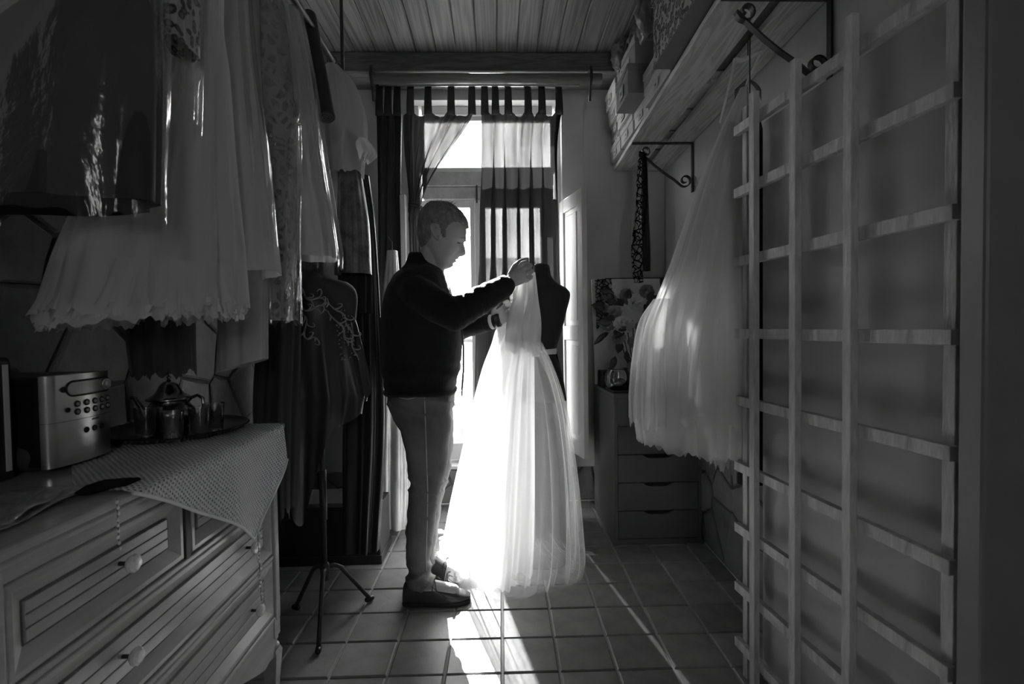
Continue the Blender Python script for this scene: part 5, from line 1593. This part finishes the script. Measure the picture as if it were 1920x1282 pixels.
loft(bmb, [flatring(wr_r - f * .02, up, .026, dpt, .022), flatring(wr_r + f * .012, up, .027, dpt, .019), flatring(wr_r + f * .036, up, .034, dpt, .017), flatring(wr_r + f * .060, up, .037, dpt, .015), flatring(wr_r + f * .072, up, .034, dpt, .012)])
for i, (uo, L, r, fo) in enumerate(((.029, 1.0, .0100, .080), (.0095, 1.08, .0104, .080), (-.0105, 1.0, .0100, .073), (-.0285, .82, .0088, .062))):
    b0 = wr_r + f * fo + up * uo - dpt * .004
    p1 = b0 + (f * .026 + dpt * .024 - up * .004) * L
    p2 = p1 + (-f * .004 + dpt * .026 - up * .002) * L
    p3 = p2 + (-f * .024 + dpt * .000) * L
    chain(bmb, [wr_r + f * .045 + up * uo * .75 - dpt * .003, b0, p1, p2, p3], [r * .8, r * 1.12, r, r * .93, r * .82])
t0 = wr_r + f * .022 + up * .022 + dpt * .008
chain(bmb, [t0, t0 + f * .036 + up * .018 + dpt * .004, t0 + f * .066 + up * .020 + dpt * .014, t0 + f * .092 + up * .012 + dpt * .024], [.0140, .0120, .0108, .0095])
# left hand: palm towards us, fingers curled up around the gathered tulle
f2 = (P(948, 588, 2.40) - wr_l); f2.y *= .4; f2.normalize()
d2 = Vector((0, -1, 0)); d2 = (d2 - f2 * d2.dot(f2)).normalized(); u2 = f2.cross(d2)
if u2.z < 0: u2 = -u2
loft(bmb, [flatring(wr_l - f2 * .02, u2, .024, d2, .021), flatring(wr_l + f2 * .012, u2, .027, d2, .019), flatring(wr_l + f2 * .04, u2, .037, d2, .016), flatring(wr_l + f2 * .068, u2, .040, d2, .014), flatring(wr_l + f2 * .08, u2, .034, d2, .010)])
for i, (uo, L, r) in enumerate(((.030, 1.0, .0094), (.010, 1.08, .0098), (-.010, 1.0, .0094), (-.028, .8, .0084))):
    b0 = wr_l + f2 * .074 + u2 * uo
    p1 = b0 + (f2 * .026 + d2 * .018 + u2 * .008) * L
    p2 = p1 + (f2 * .004 + d2 * .024 + u2 * .006) * L
    p3 = p2 + (-f2 * .018 + d2 * .008 + u2 * .002) * L
    chain(bmb, [b0, p1, p2, p3], [r * 1.08, r, r * .92, r * .8])
t0 = wr_l + f2 * .018 + u2 * .022 + d2 * .008
chain(bmb, [t0, t0 + f2 * .022 + u2 * .030 + d2 * .012, t0 + f2 * .050 + u2 * .040 + d2 * .020, t0 + f2 * .072 + u2 * .040 + d2 * .022], [.0125, .0112, .010, .0085])
# hidden legs keep the body one figure
for yo, xo in ((-.095, 0), (.095, 6)):
    for (a1, a2, r1, r2) in (((800, 715), (803, 880), .075, .05), ((803, 880), (786, 1070), .05, .036), ((786, 1072), (800, 1098), .036, .032), ((800, 1098), (850, 1106), .032, .026)):
        bmb.capsule(P(a1[0] + xo, a1[1], MY + yo), P(a2[0] + xo, a2[1], MY + yo), r1, r2, 12)
rm = remesh(bmb, .0031, 2)
M_skin = mat('skin', .50, .5, .10, 26, bump=.12, bscale=90)
person = rm.build('person', M_skin, None, True, fixn=False)
tag(person, 'grey-haired man in dark jacket and jeans holding up the wedding dress', 'person')

# ---- hair: short shell over the skull, cut along the hairline
poly = [(780, 462), (793, 466), (801, 462), (808, 455), (812, 449), (812, 430), (820, 423), (829, 428), (832, 440), (834, 450), (838, 449), (838, 436), (843, 428), (852, 421), (861, 420), (868, 424), (876, 428), (890, 430), (890, 370), (775, 370)]
def inside(x, y):
    c = False; n = len(poly)
    for i in range(n):
        x1, y1 = poly[i]; x2, y2 = poly[(i + 1) % n]
        if (y1 > y) != (y2 > y) and x < (x2 - x1) * (y - y1) / (y2 - y1) + x1: c = not c
    return c
hmb = MB(); NU, NV = 180, 120
keep = {}
for j in range(NV + 1):
    v = j / NV * .72
    y = lerp(380.5, 505, v)
    for i in range(NU):
        u = i / NU
        p0 = head_pt(u, v)
        xb, xf, hw = catmull(hy, HR, y)
        th = 6.283185 * u; ex = 2.25
        px = (xb + xf) / 2 + (xf - xb) / 2 * math.copysign(abs(math.cos(th)) ** (2 / ex), math.cos(th))
        ins = inside(px + 1.2 * mnoise.noise(Vector((u * 40, v * 30, 1))), y + 1.5 * mnoise.noise(Vector((u * 40, v * 30, 0))))
        tuft = .0075 + .004 * mnoise.noise(p0 * 60) + .003 * mnoise.noise(Vector((p0.x * 200, p0.y * 200, p0.z * 60)))
        if math.cos(th) > .55 and y > 405: tuft += .004 * min(1, (y - 405) / 12)
        if y < 395: tuft *= .7
        keep[(i, j)] = ins
        hmb.v.append(tuple(head_pt(u, v, tuft if ins else .001)))
for j in range(NV):
    for i in range(NU):
        i2 = (i + 1) % NU
        if sum((keep[(i, j)], keep[(i2, j)], keep[(i, j+1)], keep[(i2, j+1)])) >= 1:
            hmb.f.append((j*NU+i, j*NU+i2, (j+1)*NU+i2, (j+1)*NU+i))
hmb.f.append(tuple(reversed(range(NU))))
used = sorted({k for f_ in hmb.f for k in f_}); mp_ = {k: i for i, k in enumerate(used)}
hmb.v = [hmb.v[k] for k in used]; hmb.f = [tuple(mp_[k] for k in f_) for f_ in hmb.f]
hair = hmb.build('hair', mat('grey_hair', .24, .55, .5, 60, bump=.5, bscale=160, stretch=(1, 1, .5)), person, True, fixn=False)
hair['label'] = 'short grey hair'
# a few lifted strands catch the window light
rnd = random.Random(3)
for k in range(26):
    u = rnd.uniform(-.5, .5); v = rnd.uniform(.004, .06)
    if not (-.4 < u < .4): continue
    a_ = head_pt(u % 1, v, .005); b_ = head_pt((u + rnd.uniform(-.02, .02)) % 1, v, .012 + rnd.uniform(0, .008)) + Vector((rnd.uniform(0, .008), 0, 0))
    MB().tube([a_, a_.lerp(b_, .6) + Vector((0, 0, .001)), b_], [.0012, .0009, .0004], 5).build('strand', mat('grey_hair', .16), hair)
for s in (-1, 1):
    eb = []
    for k in range(7):
        t = k / 6; al = lerp(.016, .050, t)
        y = 450.5 - 1.5 * math.sin(t * 3)
        # walk the surface for this lateral position
        best = min(((abs(head_pt(u, (y - 380.5) / 124.5).y - HY0 - s * al), u) for u in [(q / 200 - .22) % 1 for q in range(89)]))
        eb.append(head_pt(best[1], (y - 380.5) / 124.5, .0015))
    MB().tube(eb, [.002, .0034, .0038, .0036, .003, .0022, .001], 6, flat=.6).build('eyebrow', mat('grey_hair', .16), person, True)

for s in (-1, 1):
    el_ = []
    for k in range(7):
        t = k / 6; al = lerp(.020, .044, t); y = 458.2 - .8 * math.sin(t * 3.1) + t * .8
        best = min(((abs(head_pt(u, (y - 380.5) / 124.5).y - HY0 - s * al), u) for u in [(q / 200 - .22) % 1 for q in range(89)]))
        el_.append(head_pt(best[1], (y - 380.5) / 124.5, .0008))
    MB().tube(el_, [.0008, .0015, .0018, .0018, .0016, .0012, .0006], 6).build('eye', mat('dark_lashes', .03, .5), person, True)

# ---- jacket
jm = MB()
sec_loft(jm, [(494, 765, 822, .075), (504, 755, 829, .115), (518, 742, 834, .165), (540, 730, 843, .198), (570, 722, 853, .208), (600, 718, 860, .205), (640, 716, 866, .200), (680, 718, 864, .196), (708, 721, 858, .194), (724, 725, 853, .190), (733, 729, 850, .186)], n=36, ex=2.5)
# back and shoulders round over
jm.capsule(P(772, 540, MY - .12), P(780, 540, MY + .12), .085, .085, 18)
jm.capsule(sh_r + Vector((-.01, .02, .0)), el_r, .074, .064, 18); jm.capsule(el_r, el_r.lerp(wr_r, .5), .064, .058, 18); jm.capsule(el_r.lerp(wr_r, .5), el_r.lerp(wr_r, .90), .058, .047, 18)
jm.capsule(sh_l, el_l, .072, .060, 18); jm.capsule(el_l, el_l.lerp(wr_l, .85), .056, .042, 18)
# stand-up collar
sec_loft(jm, [(474, 767, 800, .060, 2.265), (484, 765, 812, .068, 2.265), (500, 760, 824, .088), (512, 756, 828, .11)], n=28)
jr = remesh(jm, .0058, 22)
# cloth folds: displacement along the normal, strongest on the sleeves and the waist
el_mid = el_r.lerp(wr_r, .4)
vv = []
for p, n_ in zip(jr.v, jr.n):
    q = Vector(p)
    d = .0035 * mnoise.noise(q * 14) + .0018 * mnoise.noise(q * 32)
    ds_ = max(0, 1 - (q - el_mid).length / .22)
    ax = (wr_r - el_r).normalized()
    d += ds_ * .0024 * math.sin((q - el_r).dot(ax) * 150 + 3 * mnoise.noise(q * 12))
    wz2 = max(0, 1 - abs(q.z - .97) / .12)
    d += wz2 * .0045 * math.sin(q.z * 90 + 2.5 * mnoise.noise(q * 8))
    vv.append(tuple(q + Vector(n_) * d))
jr.v = vv
jk = jr.build('jacket', mat('dark_fleece', .010, .92, .25, 40, bump=.3, bscale=160, sheen=.08), person, True, fixn=False)
jk['label'] = 'dark fleece jacket'
# zip edge along the open front, hem band, cuffs
ze = [P(x, y, MY - .03) for x, y in ((860, 598), (866, 620), (869, 650), (869, 690), (867, 722), (866, 742))]
MB().tube(ze, [.004, .006, .007, .006, .006, .004], 8, flat=.45).build('zip_edge', mat('zip_tape', .10, .6), jk, True)
hem = MB()
hr_ = []
c_a, c_b = P(727, 731, MY), P(852, 731, MY)
for k in range(49):
    th = 6.283 * k / 48; e1 = math.copysign(abs(math.cos(th)) ** .8, math.cos(th)); e2 = math.copysign(abs(math.sin(th)) ** .8, math.sin(th))
    hr_.append(c_a.lerp(c_b, .5) + (c_b - c_a) * (.5 * e1) + Vector((0, .187 * e2, .004 * math.sin(th * 3))))
hem.tube(hr_, .011, 8, cap=False).build('hem_band', mat('dark_fleece', .012), jk, True)
for w0, e0, r in ((wr_r, el_r, .041), (wr_l, el_l, .039)):
    c = e0.lerp(w0, .93); ax = (w0 - e0).normalized()
    MB().tube([c - ax * .022, c - ax * .01, c + ax * .008, c + ax * .012], [r * 1.08, r * 1.1, r * 1.05, r * .85], 20).build('cuff', mat('dark_fleece', .012), jk, True)
cf = el_l.lerp(wr_l, .965); ax = (wr_l - el_l).normalized()
MB().tube([cf - ax * .012, cf + ax * .018], [.036, .034], 20).build('shirt_cuff', mat('white_shirt', .7, .8), person, True)
cw = el_l.lerp(wr_l, 1.10)
MB().tube([cw - ax * .014, cw + ax * .014], [.032, .031], 20).build('watch_strap', M_blackplastic, person, True)

# ---- jeans
jn = MB()
sec_loft(jn, [(700, 732, 850, .172), (725, 728, 853, .178), (745, 728, 853, .178), (765, 733, 850, .172), (785, 742, 848, .165), (800, 752, 846, .155)], n=32, ex=2.4)
for yo, xo in ((-.088, 0), (.095, 7)):
    sec_loft(jn, [(745, 738, 848, .085, MY + yo), (790, 748 + xo, 846 + xo * .6, .092, MY + yo), (830, 757 + xo, 843 + xo, .086, MY + yo), (870, 764 + xo, 839 + xo, .078, MY + yo), (900, 766 + xo, 833 + xo, .072, MY + yo), (940, 764 + xo, 822 + xo, .066, MY + yo),
                  (1000, 761 + xo, 814 + xo, .060, MY + yo), (1045, 762 + xo, 808 + xo, .056, MY + yo), (1075, 764 + xo, 811 + xo, .058, MY + yo), (1098, 763 + xo, 820 + xo, .060, MY + yo)], n=26, ex=2.2)
jr2 = remesh(jn, .0058, 6)
vv = []
for p, n_ in zip(jr2.v, jr2.n):
    q = Vector(p)
    d = .003 * mnoise.noise(q * 11)
    for zc, am in ((.52, .014), (.36, .008), (.12, .016), (.84, .010), (.68, .006)):
        wz2 = max(0, 1 - abs(q.z - zc) / .12)
        d += wz2 * am * mnoise.noise(Vector((q.x * 7, q.y * 7, q.z * 22 + q.x * 16)))
    nzv = mnoise.noise(q * 6)
    for zc, sp, am, slope in ((.50, .13, .0055, 26), (.10, .12, .0075, -30), (.86, .09, .005, 18), (.28, .10, .003, 30)):
        wz2 = max(0, 1 - abs(q.z - zc) / sp)
        rid = 1 - abs(math.sin(q.z * 40 + q.x * slope + q.y * 9 + 3.2 * nzv))
        d += wz2 * am * (rid ** 2 * 1.6 - .5)
    vv.append(tuple(q + Vector(n_) * d))
jr2.v = vv
je = jr2.build('jeans', mat('denim', .17, .75, .45, 7, bump=.25, bscale=220, stretch=(1, 1, .45)), person, True, fixn=False)
je['label'] = 'faded denim jeans'
from mathutils.bvhtree import BVHTree
bv = BVHTree.FromPolygons([Vector(p) for p in jr2.v], jr2.f)
def on_jeans(x, y):
    h = bv.ray_cast(O, ray(x, y).normalized())
    return h[0] if h[0] is not None else None
for xs in (((796, 745), (798, 800), (800, 860), (802, 920), (801, 980), (799, 1040), (800, 1080)),):
    pts = [on_jeans(lerp(xs[i][0], xs[i+1][0], t), lerp(xs[i][1], xs[i+1][1], t)) for i in range(len(xs) - 1) for t in (0, .25, .5, .75)]
    pts = [p for p in pts if p is not None]
    MB().tube(pts, .0022, 6).build('side_seam', mat('seam_thread', .55, .7), je, True)
pk = [on_jeans(x, y) for x, y in ((740, 742), (752, 746), (764, 748), (776, 746), (780, 742))]
pk = [p for p in pk if p is not None]
if len(pk) > 2: MB().tube(pk, .002, 6).build('pocket_seam', mat('seam_thread', .30), je, True)

# ---- shoes
M_shoe = mat('brown_leather', .06, .32, .3, 12, bump=.1, bscale=60)
M_sole = mat('shoe_sole', .03, .6)
def shoe(xo, yo, label_side):
    yc = MY + yo
    def S(x, z_, lat): 
        p = P(x + xo, 1118, MY); return Vector((p.x, yc + lat, z_))
    mb = MB(); rings = []
    prof = [(763, .008, .058, .020), (764.5, .006, .082, .029), (770, .004, .100, .035), (780, .003, .112, .038), (792, .003, .115, .039), (803, .003, .112, .040), (812, .003, .098, .042), (824, .003, .082, .045), (838, .003, .068, .047), (852, .004, .058, .047), (866, .006, .048, .043), (877, .010, .038, .033), (884, .014, .028, .018)]
    n = 24
    for (x, z0, z1, hw) in prof:
        ring = []
        for k in range(n):
            th = 6.283 * k / n; cs, sn_ = math.cos(th), math.sin(th)
            zz = z0 + .012 + (z1 - z0 - .012) * max(0, sn_) ** .8 if sn_ > 0 else z0 + .012 + .012 * sn_
            ring.append(S(x, max(.002, zz), hw * math.copysign(abs(cs) ** .75, cs)))
        rings.append(ring)
    loft(mb, rings)
    o = mb.build('shoe', M_shoe, person, True)
    o['label'] = 'dark leather lace-up ankle shoe'
    sl_ = []
    for (x, z0, z1, hw) in prof: sl_.append(S(x, 0, hw + .005))
    for (x, z0, z1, hw) in reversed(prof): sl_.append(S(x, 0, -hw - .005))
    MB().prism([Vector((p.x, p.y, .0005)) for p in sl_], (0, 0, .016)).build('sole', M_sole, o, bevel=.003)
    for k in range(3):
        x = 818 + 8 * k
        MB().tube([S(x, np.interp(x, [812, 824, 838], [.100, .084, .070]) - .012, -.030), S(x + 2, np.interp(x, [812, 824, 838], [.100, .084, .070]) + .002, 0), S(x, np.interp(x, [812, 824, 838], [.100, .084, .070]) - .012, .030)], .002, 6).build('lace', mat('shoe_lace', .12, .7), o, True)
    kx = S(820, .098, -.004)
    for dx, dz, dy in ((.022, .022, -.02), (.030, .006, -.012), (-.006, -.034, -.038), (.012, -.036, -.036)):
        MB().tube([kx, kx + Vector((dx * .5, dy * .7, dz * .3 + .012)), kx + Vector((dx, dy, dz))], .0022, 6).build('lace', mat('shoe_lace', .12), o, True)
    MB().tube([S(812, .096, -.040), S(826, .072, -.047), S(843, .040, -.049), S(836, .022, -.0495)], .0012, 5).build('stitching', M_sole, o)
shoe(0, -.088, 'near'); shoe(12, .095, 'far')
